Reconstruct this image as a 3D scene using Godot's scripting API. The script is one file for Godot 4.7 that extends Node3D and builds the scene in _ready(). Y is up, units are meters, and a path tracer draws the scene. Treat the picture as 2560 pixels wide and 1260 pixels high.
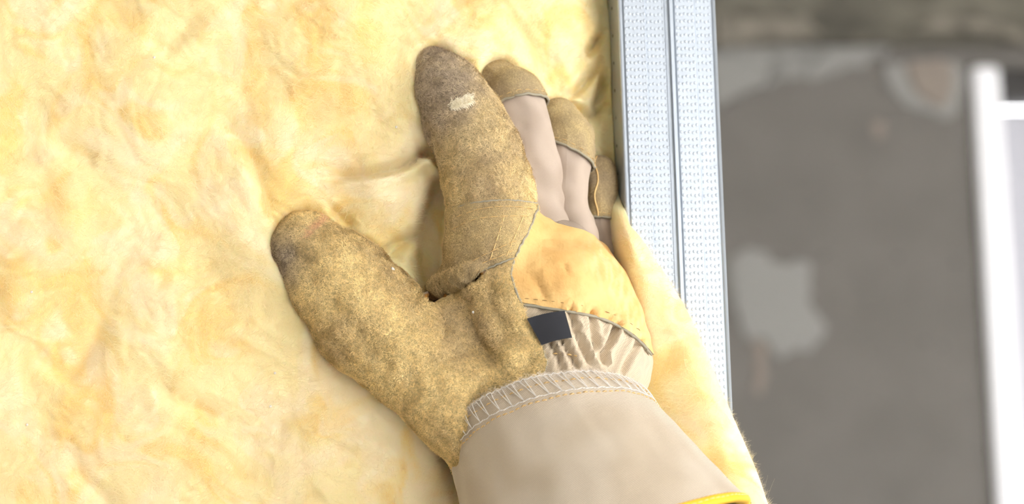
extends Node3D
# A gloved hand presses a yellow glass wool batt into a metal stud partition.
# World: the face of the metal stud is the plane z = 0, y is up.

const FP := 5250.0      # focal length in pixels of the 2560x1260 frame (100 mm lens, 24 mm high gate)
const DIST := 0.80      # metres from the lens to the stud plane along the lens axis
var cam_t: Transform3D
var O := Vector3(0, 1.6, 0)
var rng := RandomNumberGenerator.new()
var M := {}
var noise := FastNoiseLite.new()
var names := {}

func _ready() -> void:
	rng.seed = 7
	noise.seed = 3
	noise.frequency = 1.0
	noise.fractal_type = FastNoiseLite.FRACTAL_NONE
	noise.noise_type = FastNoiseLite.TYPE_SIMPLEX_SMOOTH
	set_camera()
	set_daylight()
	make_materials()
	build_room()
	build_back_wall()
	build_stud()
	build_batt()
	build_glove()
	build_sleeve()
	build_flecks()
	build_wool_crumbs()

# ------------------------------------------------------------------ camera, sky
func set_camera() -> void:
	var yaw := deg_to_rad(7.0)
	var pitch := deg_to_rad(6.9)
	var roll := deg_to_rad(-1.74)
	var b := Basis(Vector3.UP, -yaw) * Basis(Vector3.RIGHT, pitch) * Basis(Vector3.BACK, roll)
	cam_t = Transform3D(b, O + b.z * DIST)
	var c := Camera3D.new()
	c.name = "camera"
	add_child(c)
	c.transform = cam_t
	var a := CameraAttributesPhysical.new()
	a.frustum_focal_length = 100.0
	a.frustum_focus_distance = DIST - 0.026
	a.exposure_aperture = 9.0
	a.frustum_near = 0.05
	a.frustum_far = 60.0
	c.attributes = a
	c.current = true

func set_daylight() -> void:
	var e := Environment.new()
	var s := ProceduralSkyMaterial.new()
	s.sky_top_color = Color(0.96, 0.97, 1.0)
	s.sky_horizon_color = Color(1.0, 0.99, 0.97)
	s.ground_bottom_color = Color(0.55, 0.54, 0.52)
	s.ground_horizon_color = Color(0.75, 0.75, 0.75)
	s.sun_angle_max = 0.0
	var k := Sky.new()
	k.sky_material = s
	e.background_mode = Environment.BG_SKY
	e.sky = k
	e.background_energy_multiplier = 8.0
	e.tonemap_mode = Environment.TONE_MAPPER_LINEAR
	e.tonemap_exposure = 1.72
	e.sdfgi_enabled = true
	e.ssao_enabled = true
	e.ssil_enabled = true
	var w := WorldEnvironment.new()
	w.name = "overcast_sky"
	w.environment = e
	add_child(w)

# ------------------------------------------------------------------ pixels and points
func local(px: float, py: float, z: float) -> Vector3:      # hand space: axes of the lens, origin at O, z metres towards the lens
	return Vector3((px - 1280.0) / FP * (DIST - z), (630.0 - py) / FP * (DIST - z), z)

func pix_of_local(p: Vector3) -> Vector2:
	var k := FP / (DIST - p.z)
	return Vector2(1280.0 + p.x * k, 630.0 - p.y * k)

func pix(w: Vector3) -> Vector2:
	var p := cam_t.affine_inverse() * w
	return Vector2(1280.0 - p.x / p.z * FP, 630.0 + p.y / p.z * FP)

func on_plane(px: float, py: float, zw: float) -> Vector3:
	var d := cam_t.basis * Vector3((px - 1280.0) / FP, (630.0 - py) / FP, -1.0)
	return cam_t.origin + d * ((zw - cam_t.origin.z) / d.z)

func seg_dist(p: Vector2, a: Vector2, b: Vector2) -> float:
	var ab := b - a
	return (p - a - ab * clampf((p - a).dot(ab) / maxf(ab.length_squared(), 1e-9), 0.0, 1.0)).length()

func line_dist(p: Vector2, l: PackedVector2Array) -> float:
	var best := 1e9
	for i in l.size() - 1:
		best = minf(best, seg_dist(p, l[i], l[i + 1]))
	return best

func side_of(p: Vector2, l: PackedVector2Array) -> Array:      # [distance, signed side, share along]
	var best := 1e9
	var side := 1.0
	var along := 0.0
	for i in l.size() - 1:
		var d := seg_dist(p, l[i], l[i + 1])
		if d < best:
			best = d
			side = signf((l[i + 1] - l[i]).cross(p - l[i]))
			var ab := l[i + 1] - l[i]
			along = (i + clampf((p - l[i]).dot(ab) / ab.length_squared(), 0.0, 1.0)) / (l.size() - 1)
	return [best, side, along]

func poly_sd(p: Vector2, poly: PackedVector2Array) -> float:    # positive inside
	var best := 1e9
	var n := poly.size()
	for i in n:
		best = minf(best, seg_dist(p, poly[i], poly[(i + 1) % n]))
	return best if Geometry2D.is_point_in_polygon(p, poly) else -best

func curve2(pts: PackedVector2Array, step: float) -> PackedVector2Array:  # smooth, evenly spaced
	var c := Curve2D.new()
	for i in pts.size():
		var a := pts[maxi(i - 1, 0)]
		var b := pts[mini(i + 1, pts.size() - 1)]
		var t := (b - a) / 6.0
		c.add_point(pts[i], -t, t)
	var out := PackedVector2Array()
	var len := c.get_baked_length()
	var n := maxi(2, int(len / step) + 1)
	for i in n:
		out.append(c.sample_baked(len * i / (n - 1), true))
	return out

func sm(a: float, b: float, x: float) -> float:
	return smoothstep(a, b, x)

# ------------------------------------------------------------------ meshes and nodes
func numbered(called: String) -> String:
	if not names.has(called):
		names[called] = 0
		return called
	names[called] += 1
	return "%s_%03d" % [called, names[called]]

func thing(called: String, label: String, category: String, at := Vector3.ZERO, group := "") -> Node3D:
	var o := Node3D.new()
	o.name = numbered(called)
	o.set_meta("label", label)
	o.set_meta("category", category)
	if group:
		o.set_meta("group", group)
	o.position = at
	add_child(o)
	return o

func normals_of(v: PackedVector3Array, idx: PackedInt32Array) -> PackedVector3Array:
	var n := PackedVector3Array()
	n.resize(v.size())
	for t in range(0, idx.size(), 3):
		var a := idx[t]
		var b := idx[t + 1]
		var c := idx[t + 2]
		var f := (v[c] - v[a]).cross(v[b] - v[a])
		n[a] += f
		n[b] += f
		n[c] += f
	for i in n.size():
		n[i] = n[i].normalized()
	return n

func outward(v: PackedVector3Array, idx: PackedInt32Array, ref := Vector3.INF) -> PackedInt32Array:
	# turns all faces the same way: away from the middle, or towards the direction ref
	var mid := Vector3.ZERO
	for p in v:
		mid += p
	mid /= maxi(1, v.size())
	var s := 0.0
	for t in range(0, idx.size(), 3):
		var f := (v[idx[t + 2]] - v[idx[t]]).cross(v[idx[t + 1]] - v[idx[t]])
		s += f.dot(ref if ref != Vector3.INF else v[idx[t]] - mid)
	if s < 0.0:
		for t in range(0, idx.size(), 3):
			var k := idx[t + 1]
			idx[t + 1] = idx[t + 2]
			idx[t + 2] = k
	return idx

func put(called: String, v: PackedVector3Array, idx: PackedInt32Array, mat: Material, parent: Node, uv := PackedVector2Array(), col := PackedColorArray(), nor := PackedVector3Array(), flat := false) -> MeshInstance3D:
	var a := []
	a.resize(Mesh.ARRAY_MAX)
	if flat:
		var v2 := PackedVector3Array()
		var n2 := PackedVector3Array()
		var u2 := PackedVector2Array()
		var c2 := PackedColorArray()
		var i2 := PackedInt32Array()
		for t in range(0, idx.size(), 3):
			var f := (v[idx[t + 2]] - v[idx[t]]).cross(v[idx[t + 1]] - v[idx[t]]).normalized()
			for k in 3:
				i2.append(v2.size())
				v2.append(v[idx[t + k]])
				n2.append(f)
				if uv.size():
					u2.append(uv[idx[t + k]])
				if col.size():
					c2.append(col[idx[t + k]])
		v = v2
		nor = n2
		uv = u2
		col = c2
		idx = i2
	a[Mesh.ARRAY_VERTEX] = v
	a[Mesh.ARRAY_INDEX] = idx
	a[Mesh.ARRAY_NORMAL] = nor if nor.size() else normals_of(v, idx)
	if uv.size():
		a[Mesh.ARRAY_TEX_UV] = uv
	if col.size():
		a[Mesh.ARRAY_COLOR] = col
	var m := ArrayMesh.new()
	m.add_surface_from_arrays(Mesh.PRIMITIVE_TRIANGLES, a)
	m.surface_set_material(0, mat)
	var o := MeshInstance3D.new()
	o.mesh = m
	o.name = called
	parent.add_child(o, true)
	return o

func grid_idx(rows: int, cols: int, wrap := false) -> PackedInt32Array:
	var idx := PackedInt32Array()
	for r in rows - 1:
		for c in (cols if wrap else cols - 1):
			var c1 := (c + 1) % cols
			var a := r * cols + c
			var b := r * cols + c1
			var d := (r + 1) * cols + c
			var e := (r + 1) * cols + c1
			idx.append_array([a, b, d, b, e, d])
	return idx

func box(called: String, lo: Vector3, hi: Vector3, mat: Material, parent: Node, bevel := 0.0) -> MeshInstance3D:
	# a box with chamfered edges, as one mesh round its own middle
	var mid := (lo + hi) / 2.0
	var h := (hi - lo) / 2.0
	var st := SurfaceTool.new()
	st.begin(Mesh.PRIMITIVE_TRIANGLES)
	var bv := minf(bevel, minf(h.x, minf(h.y, h.z)) * 0.4)
	var pts := []
	var faces := []
	for ax in 3:
		for s in [-1.0, 1.0]:
			var u := (ax + 1) % 3
			var w := (ax + 2) % 3
			var q := []
			for k in [[-1, -1], [1, -1], [1, 1], [-1, 1]]:
				var p := Vector3.ZERO
				p[ax] = s * h[ax]
				p[u] = k[0] * (h[u] - bv)
				p[w] = k[1] * (h[w] - bv)
				q.append(p)
			faces.append(q)
	if bv > 0.0:
		for ax in 3:
			var u := (ax + 1) % 3
			var w := (ax + 2) % 3
			for su in [-1.0, 1.0]:
				for sw in [-1.0, 1.0]:
					var q := []
					for k in [[-1, 0], [1, 0], [1, 1], [-1, 1]]:
						var p := Vector3.ZERO
						p[ax] = k[0] * (h[ax] - bv)
						p[u] = su * (h[u] - (0.0 if k[1] == 0 else bv))
						p[w] = sw * (h[w] - (bv if k[1] == 0 else 0.0))
						q.append(p)
					faces.append(q)
		for sx in [-1.0, 1.0]:
			for sy in [-1.0, 1.0]:
				for sz in [-1.0, 1.0]:
					faces.append([Vector3(sx * h.x, sy * (h.y - bv), sz * (h.z - bv)), Vector3(sx * (h.x - bv), sy * h.y, sz * (h.z - bv)), Vector3(sx * (h.x - bv), sy * (h.y - bv), sz * h.z)])
	var v := PackedVector3Array()
	var idx := PackedInt32Array()
	for q in faces:
		var f: Vector3 = (q[2] - q[0]).cross(q[1] - q[0])
		if f.dot(q[0] + q[1] + q[2]) < 0.0:
			q.reverse()
		for k in range(1, q.size() - 1):
			for j in [0, k, k + 1]:
				idx.append(v.size())
				v.append(q[j])
	var o := put(called, v, idx, mat, parent, PackedVector2Array(), PackedColorArray(), PackedVector3Array(), true)
	o.position = mid
	return o

func struct(o: Node) -> Node:
	o.set_meta("kind", "structure")
	return o

func copies(called: String, mesh: Mesh, buffer: PackedFloat32Array, parent: Node, stuff := true) -> void:
	var mm := MultiMesh.new()
	mm.transform_format = MultiMesh.TRANSFORM_3D
	mm.use_colors = true
	mm.mesh = mesh
	mm.instance_count = buffer.size() / 16
	mm.buffer = buffer
	var o := MultiMeshInstance3D.new()
	o.multimesh = mm
	o.name = called
	if stuff:
		o.set_meta("kind", "stuff")
	parent.add_child(o, true)

func add_copy(buf: PackedFloat32Array, t: Transform3D, c: Color) -> void:
	buf.append_array([t.basis.x.x, t.basis.y.x, t.basis.z.x, t.origin.x, t.basis.x.y, t.basis.y.y, t.basis.z.y, t.origin.y, t.basis.x.z, t.basis.y.z, t.basis.z.z, t.origin.z, c.r, c.g, c.b, 1.0])

# thread: a round tube through points, added to arrays
func tube(v: PackedVector3Array, idx: PackedInt32Array, pts: PackedVector3Array, r: float, sides := 6) -> void:
	var n := pts.size()
	if n < 2:
		return
	var first := v.size()
	for i in n:
		var t := (pts[mini(i + 1, n - 1)] - pts[maxi(i - 1, 0)]).normalized()
		var u := t.cross(Vector3(0.31, 0.2, 0.93))
		u = u.normalized()
		var w := t.cross(u)
		var rr := r * (0.55 if (i == 0 or i == n - 1) else 1.0)
		for k in sides:
			var an := TAU * k / sides
			v.append(pts[i] + (u * cos(an) + w * sin(an)) * rr)
	for i in n - 1:
		for k in sides:
			var k1 := (k + 1) % sides
			var a := first + i * sides + k
			var b := first + i * sides + k1
			idx.append_array([a, b, a + sides, b, b + sides, a + sides])
	for e in 2:
		var c := v.size()
		v.append(pts[0] if e == 0 else pts[n - 1])
		var s := first + (0 if e == 0 else (n - 1) * sides)
		for k in sides:
			if e == 0:
				idx.append_array([c, s + (k + 1) % sides, s + k])
			else:
				idx.append_array([c, s + k, s + (k + 1) % sides])

# ------------------------------------------------------------------ materials
func srgb(r: float, g: float, b: float) -> Color:
	return Color(r / 255.0, g / 255.0, b / 255.0)

func lin(r: float, g: float, b: float) -> Color:
	return srgb(r, g, b).srgb_to_linear()

func mat(called: String, c: Color, rough := 0.9, metal := 0.0) -> StandardMaterial3D:
	var m := StandardMaterial3D.new()
	m.resource_name = called
	m.albedo_color = c
	m.roughness = rough
	m.metallic = metal
	M[called] = m
	return m

func noise_tex(freq: float, size: int, seed_: int, lo: float, hi: float, octaves := 4, kind := FastNoiseLite.TYPE_SIMPLEX_SMOOTH) -> ImageTexture:
	var f := FastNoiseLite.new()
	f.noise_type = kind
	f.seed = seed_
	f.frequency = freq
	f.fractal_octaves = octaves
	var im := f.get_seamless_image(size, size)
	im.convert(Image.FORMAT_L8)
	var d := im.get_data()
	for i in d.size():
		d[i] = clampi(int(255.0 * lerpf(lo, hi, d[i] / 255.0)), 0, 255)
	return ImageTexture.create_from_image(Image.create_from_data(size, size, false, Image.FORMAT_L8, d))

func fibre_image(size: int, strokes: int, length: float, lo: float, hi: float, base: float, seed_: int) -> Image:
	# short hair strokes, seamless
	var r := RandomNumberGenerator.new()
	r.seed = seed_
	var d := PackedByteArray()
	d.resize(size * size)
	d.fill(int(base * 255.0))
	for s in strokes:
		var p := Vector2(r.randf() * size, r.randf() * size)
		var an := r.randf() * TAU
		var bend := r.randf_range(-0.12, 0.12)
		var val := clampi(int(255.0 * r.randf_range(lo, hi)), 0, 255)
		for k in int(length * r.randf_range(0.5, 1.3)):
			var x := posmod(int(p.x), size)
			var y := posmod(int(p.y), size)
			var at := y * size + x
			d[at] = (d[at] + val * 2) / 3
			p += Vector2(cos(an), sin(an))
			an += bend
	return Image.create_from_data(size, size, false, Image.FORMAT_L8, d)

func twill_image(size: int, ribs: int, depth: float) -> Image:
	var d := PackedByteArray()
	d.resize(size * size)
	var r := RandomNumberGenerator.new()
	r.seed = 5
	for y in size:
		for x in size:
			var s := 0.5 + 0.5 * sin(TAU * (float(x) + float(y) * 1.0) * ribs / size)
			var t := 0.5 + 0.5 * sin(TAU * (float(x) * 2.0 - float(y)) * ribs * 1.0 / size)
			var val := 1.0 - depth * (1.0 - s) - 0.25 * depth * t + r.randf_range(-0.04, 0.04)
			d[y * size + x] = clampi(int(255.0 * val), 0, 255)
	return Image.create_from_data(size, size, false, Image.FORMAT_L8, d)

func make_materials() -> void:
	var suede_im := fibre_image(512, 24000, 16.0, 0.55, 1.1, 0.78, 11)
	var suede_tex := ImageTexture.create_from_image(suede_im)
	var m := mat("suede", Color.WHITE, 1.0)
	m.vertex_color_use_as_albedo = true
	m.albedo_texture = suede_tex
	m.uv1_triplanar = true
	m.uv1_scale = Vector3.ONE * 28.0
	m.heightmap_enabled = true
	m.heightmap_texture = suede_tex
	m.heightmap_scale = 0.06
	m.metallic_specular = 0.1
	m = mat("nap", Color.WHITE, 1.0)
	m.vertex_color_use_as_albedo = true
	m.metallic_specular = 0.1
	m.backlight_enabled = true
	m.backlight = Color(0.3, 0.3, 0.3)
	var twill := ImageTexture.create_from_image(twill_image(256, 16, 0.36))
	m = mat("canvas", Color.WHITE, 0.95)
	m.vertex_color_use_as_albedo = true
	m.albedo_texture = twill
	m.uv1_scale = Vector3.ONE * 92.0
	m.heightmap_enabled = true
	m.heightmap_texture = twill
	m.heightmap_scale = 0.02
	m.metallic_specular = 0.2
	m.rim_enabled = true
	m.rim = 0.4
	m = mat("fine_canvas", Color.WHITE, 0.95)
	m.vertex_color_use_as_albedo = true
	m.albedo_texture = ImageTexture.create_from_image(twill_image(256, 16, 0.14))
	m.uv1_scale = Vector3.ONE * 130.0
	m.metallic_specular = 0.2
	m = mat("canvas_shell", Color.WHITE, 0.95)
	m.vertex_color_use_as_albedo = true
	m.albedo_texture = ImageTexture.create_from_image(twill_image(256, 16, 0.22))
	m.uv1_triplanar = true
	m.uv1_scale = Vector3.ONE * 92.0
	m.heightmap_enabled = true
	m.heightmap_texture = twill
	m.heightmap_scale = 0.02
	m.metallic_specular = 0.2
	m = mat("leather", Color.WHITE, 0.55)
	m.vertex_color_use_as_albedo = true
	m.heightmap_enabled = true
	m.heightmap_texture = noise_tex(0.05, 512, 21, 0.0, 1.0, 3, FastNoiseLite.TYPE_CELLULAR)
	m.heightmap_scale = 0.014
	m.uv1_triplanar = true
	m.uv1_scale = Vector3.ONE * 34.0
	m.metallic_specular = 0.35
	mat("cut_edge", srgb(158, 150, 130), 1.0)
	mat("orange_thread", srgb(214, 178, 118), 0.7)
	mat("dark_thread", srgb(150, 116, 70), 0.8)
	mat("pale_thread", srgb(246, 206, 140), 0.7)
	mat("white_thread", srgb(234, 230, 224), 0.7)
	mat("black_label", srgb(40, 41, 47), 0.75)
	mat("yellow_binding", srgb(246, 190, 46), 0.7)
	m = mat("wool", Color.WHITE, 1.0)
	m.vertex_color_use_as_albedo = true
	m.metallic_specular = 0.05
	m.subsurf_scatter_enabled = true
	m.subsurf_scatter_strength = 0.25
	m = mat("wool_fibre", Color.WHITE, 1.0)
	m.vertex_color_use_as_albedo = true
	m.metallic_specular = 0.1
	m.backlight_enabled = true
	m.backlight = Color(0.8, 0.8, 0.8)
	m = mat("galvanised", srgb(172, 180, 189), 0.42, 0.5)
	m.roughness_texture = noise_tex(0.02, 256, 4, 0.75, 1.0)
	m.uv1_triplanar = true
	m.uv1_scale = Vector3.ONE * 20.0
	m = mat("grey_render", Color.WHITE, 0.95)
	m.albedo_color = srgb(112, 108, 102)
	m.albedo_texture = noise_tex(0.012, 512, 8, 0.93, 1.0)
	m.uv1_triplanar = true
	m.uv1_world_triplanar = true
	m.uv1_scale = Vector3.ONE * 1.6
	m = mat("rough_concrete", srgb(122, 117, 104), 0.95)
	m.albedo_texture = noise_tex(0.01, 512, 9, 0.55, 1.0)
	m.uv1_triplanar = true
	m.uv1_world_triplanar = true
	m.uv1_scale = Vector3(2.0, 4.0, 2.0)
	mat("plaster_smear", srgb(138, 136, 132), 0.95)
	mat("plaster_pink", srgb(134, 124, 114), 0.95)
	m = mat("mortar", srgb(138, 131, 118), 0.95)
	m.albedo_texture = noise_tex(0.02, 256, 10, 0.78, 1.0)
	m.uv1_triplanar = true
	m.uv1_scale = Vector3.ONE * 4.0
	mat("white_frame", srgb(238, 238, 240), 0.4)
	mat("mark", srgb(120, 118, 110), 0.8)
	mat("sash_shaded_white", srgb(175, 175, 182), 0.5)  # the frame's white painted greyer, its partial shade put into the colour
	mat("notch_shade_and_spots", srgb(60, 58, 56), 0.8)  # dark tone for the painted shade under the window head, and for wall spots
	m = mat("pane", Color(1, 1, 1, 0.06), 0.02)
	m.transparency = BaseMaterial3D.TRANSPARENCY_ALPHA
	mat("wall_paint", srgb(236, 233, 228), 0.95)
	mat("board", srgb(190, 186, 178), 0.95)
	mat("concrete_floor", srgb(150, 146, 138), 0.9)
	mat("sleeve_cloth", srgb(70, 70, 74), 0.95)
	mat("pale_ground", srgb(190, 188, 184), 0.95)

# ------------------------------------------------------------------ the room
var W1L: float   # left edge of the back window opening
var BACK := -1.35
var HEAD: float

func build_room() -> void:
	var p := on_plane(2428, 300, BACK)
	W1L = p.x
	HEAD = on_plane(2450, 168, BACK).y
	var xl := -2.6
	var xr := 2.7
	var zf := 2.9
	var top := 2.65
	struct(box("floor", Vector3(xl - 0.2, -0.2, BACK - 0.2), Vector3(xr + 0.2, 0, zf + 0.2), M.concrete_floor, self))
	struct(box("ceiling", Vector3(xl - 0.2, top, BACK - 0.2), Vector3(xr + 0.2, top + 0.2, zf + 0.2), M.wall_paint, self))
	struct(box("wall_left", Vector3(xl - 0.2, 0, BACK - 0.2), Vector3(xl, top, zf + 0.2), M.wall_paint, self))
	# right wall with a wide window opening, front wall with another
	wall_with_hole("wall_right", 0, xr, xr + 0.2, BACK - 0.2, zf + 0.2, top, 0.1, 2.6, 0.55, 2.45)
	wall_with_hole("wall_front", 2, zf, zf + 0.2, xl, xr, top, 0.8, 2.6, 0.4, 2.5)
	glazing("window_2", 0, xr + 0.1, 0.1, 2.6, 0.55, 2.45)
	glazing("window_3", 2, zf + 0.1, 0.8, 2.6, 0.4, 2.5)
	struct(box("trim_1", Vector3(-30, -0.6, -30), Vector3(30, -0.3, 30), M.pale_ground, self)).name = "ground"

func wall_with_hole(called: String, axis: int, near: float, far: float, a: float, b: float, top: float, h0: float, h1: float, y0: float, y1: float) -> void:
	var root := Node3D.new()
	root.name = called
	struct(root)
	add_child(root)
	var parts := [[a, h0, 0.0, top], [h1, b, 0.0, top], [h0, h1, 0.0, y0], [h0, h1, y1, top]]
	for q in parts:
		var lo := Vector3(near, q[2], q[0]) if axis == 0 else Vector3(q[0], q[2], near)
		var hi := Vector3(far, q[3], q[1]) if axis == 0 else Vector3(q[1], q[3], far)
		box("masonry", lo, hi, M.wall_paint, root)

func glazing(called: String, axis: int, at: float, h0: float, h1: float, y0: float, y1: float) -> void:
	var root := Node3D.new()
	root.name = called
	struct(root)
	add_child(root)
	var w := 0.05
	var mid := (h0 + h1) / 2.0
	for q in [[h0, h0 + w, y0, y1], [h1 - w, h1, y0, y1], [h0 + w, h1 - w, y0, y0 + w], [h0 + w, h1 - w, y1 - w, y1], [mid - w / 2, mid + w / 2, y0 + w, y1 - w]]:
		var lo := Vector3(at - 0.03, q[2], q[0]) if axis == 0 else Vector3(q[0], q[2], at - 0.03)
		var hi := Vector3(at + 0.03, q[3], q[1]) if axis == 0 else Vector3(q[1], q[3], at + 0.03)
		box("frame", lo, hi, M.white_frame, root, 0.004)
	for q in [[h0 + w, mid - w / 2], [mid + w / 2, h1 - w]]:
		var lo := Vector3(at - 0.002, y0 + w, q[0]) if axis == 0 else Vector3(q[0], y0 + w, at - 0.002)
		var hi := Vector3(at + 0.002, y1 - w, q[1]) if axis == 0 else Vector3(q[1], y1 - w, at + 0.002)
		box("pane", lo, hi, M.pane, root)

# a thin irregular patch of plaster on the plane z = zw, its outline given in pixels
func patch(called: String, outline: PackedVector2Array, zw: float, thick: float, m: Material, parent: Node, wobble := 6.0) -> MeshInstance3D:
	var closed := outline.duplicate()
	closed.append(outline[0])
	var c := curve2(closed, 14.0)
	c.remove_at(c.size() - 1)
	var mid := Vector2.ZERO
	for p in c:
		mid += p
	mid /= c.size()
	var n := c.size()
	var v := PackedVector3Array()
	var idx := PackedInt32Array()
	var rings := [[1.0, 0.0], [0.985, 0.8], [0.95, 1.0], [0.75, 1.05], [0.4, 1.1]]
	for q in rings:
		for i in n:
			var p = mid + (c[i] - mid) * q[0]
			p += Vector2(noise.get_noise_2d(p.x * 0.03, p.y * 0.03), noise.get_noise_2d(p.x * 0.03 + 50.0, p.y * 0.03)) * wobble
			var w := on_plane(p.x, p.y, zw)
			v.append(Vector3(w.x, w.y, zw + thick * q[1]))
	idx = grid_idx(rings.size(), n, true)
	var ctr := on_plane(mid.x, mid.y, zw)
	v.append(Vector3(ctr.x, ctr.y, zw + thick * 1.1))
	var base := (rings.size() - 1) * n
	for i in n:
		idx.append_array([base + i, base + (i + 1) % n, v.size() - 1])
	idx = outward(v, idx, Vector3(0, 0, 1))
	return put(called, v, idx, m, parent)

func build_back_wall() -> void:
	var root := Node3D.new()
	root.name = "wall_back"
	struct(root)
	add_child(root)
	var xl := -2.6
	var xr := 2.7
	var top := 2.65
	var w1r := W1L + 0.9
	box("rendered_face", Vector3(xl, 0, BACK - 0.2), Vector3(W1L, top, BACK), M.grey_render, root)
	box("rendered_face", Vector3(w1r, 0, BACK - 0.2), Vector3(xr, top, BACK), M.grey_render, root)
	box("rendered_face", Vector3(W1L, 0, BACK - 0.2), Vector3(w1r, 0.8, BACK), M.grey_render, root)
	box("rendered_face", Vector3(W1L, HEAD, BACK - 0.2), Vector3(w1r, top, BACK), M.grey_render, root)
	# the concrete lintel beam that runs over the wall, a little proud of it
	var by := on_plane(2200, 118, BACK).y
	box("concrete_beam", Vector3(xl, by, BACK - 0.01), Vector3(xr, top, BACK + 0.018), M.rough_concrete, root, 0.008)
	# plaster smears
	patch("plaster_patch", PackedVector2Array([Vector2(1790, 268), Vector2(1850, 238), Vector2(1990, 196), Vector2(2060, 186), Vector2(2190, 150), Vector2(2210, 108), Vector2(2000, 100), Vector2(1780, 130)]), BACK, 0.004, M.plaster_smear, root, 14.0)
	patch("plaster_patch", PackedVector2Array([Vector2(1820, 660), Vector2(1880, 622), Vector2(1950, 662), Vector2(2012, 650), Vector2(2022, 720), Vector2(2026, 770), Vector2(2062, 820), Vector2(2030, 870), Vector2(1985, 880), Vector2(1950, 900), Vector2(1915, 850), Vector2(1870, 848), Vector2(1838, 790)]), BACK, 0.003, M.plaster_smear, root, 10.0)
	patch("plaster_patch", PackedVector2Array([Vector2(1885, 850), Vector2(1912, 860), Vector2(1916, 930), Vector2(1905, 980), Vector2(1880, 970), Vector2(1888, 910)]), BACK, 0.002, M.plaster_pink, root, 6.0)
	patch("plaster_patch", PackedVector2Array([Vector2(2204, 160), Vector2(2396, 160), Vector2(2386, 292), Vector2(2330, 288), Vector2(2260, 262), Vector2(2220, 216)]), BACK, 0.003, M.plaster_smear, root, 6.0)
	patch("plaster_patch", PackedVector2Array([Vector2(2262, 158), Vector2(2372, 158), Vector2(2366, 262), Vector2(2310, 252), Vector2(2275, 215)]), BACK, 0.006, M.plaster_pink, root, 4.0)
	patch("plaster_patch", PackedVector2Array([Vector2(2180, 305), Vector2(2210, 305), Vector2(2208, 340), Vector2(2184, 342)]), BACK, 0.002, M.plaster_pink, root, 3.0)
	# mortar smears on the beam face
	patch("mortar_smear", PackedVector2Array([Vector2(1790, 48), Vector2(1960, 42), Vector2(2060, 70), Vector2(2010, 92), Vector2(1880, 106), Vector2(1790, 110)]), BACK + 0.018, 0.004, M.mortar, root, 12.0)
	patch("mortar_smear", PackedVector2Array([Vector2(2270, 78), Vector2(2330, 68), Vector2(2470, 82), Vector2(2600, 118), Vector2(2600, 100), Vector2(2450, 54), Vector2(2350, 48)]), BACK + 0.018, 0.004, M.mortar, root, 8.0)
	for q in [[2245, 642], [2388, 658], [2312, 856], [2358, 864], [2060, 640]]:      # pin holes and blots
		patch("damp_spot", PackedVector2Array([Vector2(q[0] - 8, q[1]), Vector2(q[0], q[1] - 8), Vector2(q[0] + 8, q[1]), Vector2(q[0], q[1] + 8)]), BACK, 0.0015, M.notch_shade_and_spots, root, 2.0)
	# the white window at the right edge of the wall
	var win := Node3D.new()
	win.name = "window_1"
	struct(win)
	add_child(win)
	var y0 := 0.8
	var jw := on_plane(2498, 300, BACK).x - W1L
	box("frame", Vector3(W1L + 0.001, y0, BACK - 0.09), Vector3(W1L + jw, HEAD - 0.001, BACK + 0.012), M.white_frame, win, 0.004)
	box("frame", Vector3(w1r - jw, y0, BACK - 0.09), Vector3(w1r - 0.001, HEAD - 0.001, BACK + 0.012), M.white_frame, win, 0.004)
	box("frame", Vector3(W1L + jw, HEAD - 0.030, BACK - 0.09), Vector3(w1r - jw, HEAD - 0.001, BACK - 0.02), M.notch_shade_and_spots, win, 0.003)  # head member coloured dark to paint in the shaded notch above the sash
	box("frame", Vector3(W1L + jw, y0, BACK - 0.09), Vector3(w1r - jw, y0 + 0.05, BACK - 0.02), M.white_frame, win, 0.003)
	box("sash", Vector3(W1L + jw + 0.004, y0 + 0.05, BACK - 0.075), Vector3(W1L + jw + 0.075, HEAD - 0.040, BACK - 0.035), M.sash_shaded_white, win, 0.006)
	box("pane", Vector3(W1L + jw + 0.075, y0 + 0.05, BACK - 0.056), Vector3(w1r - jw, HEAD - 0.032, BACK - 0.052), M.pane, win)

# ------------------------------------------------------------------ the metal stud
var SX0: float
var SX1: float

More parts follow.
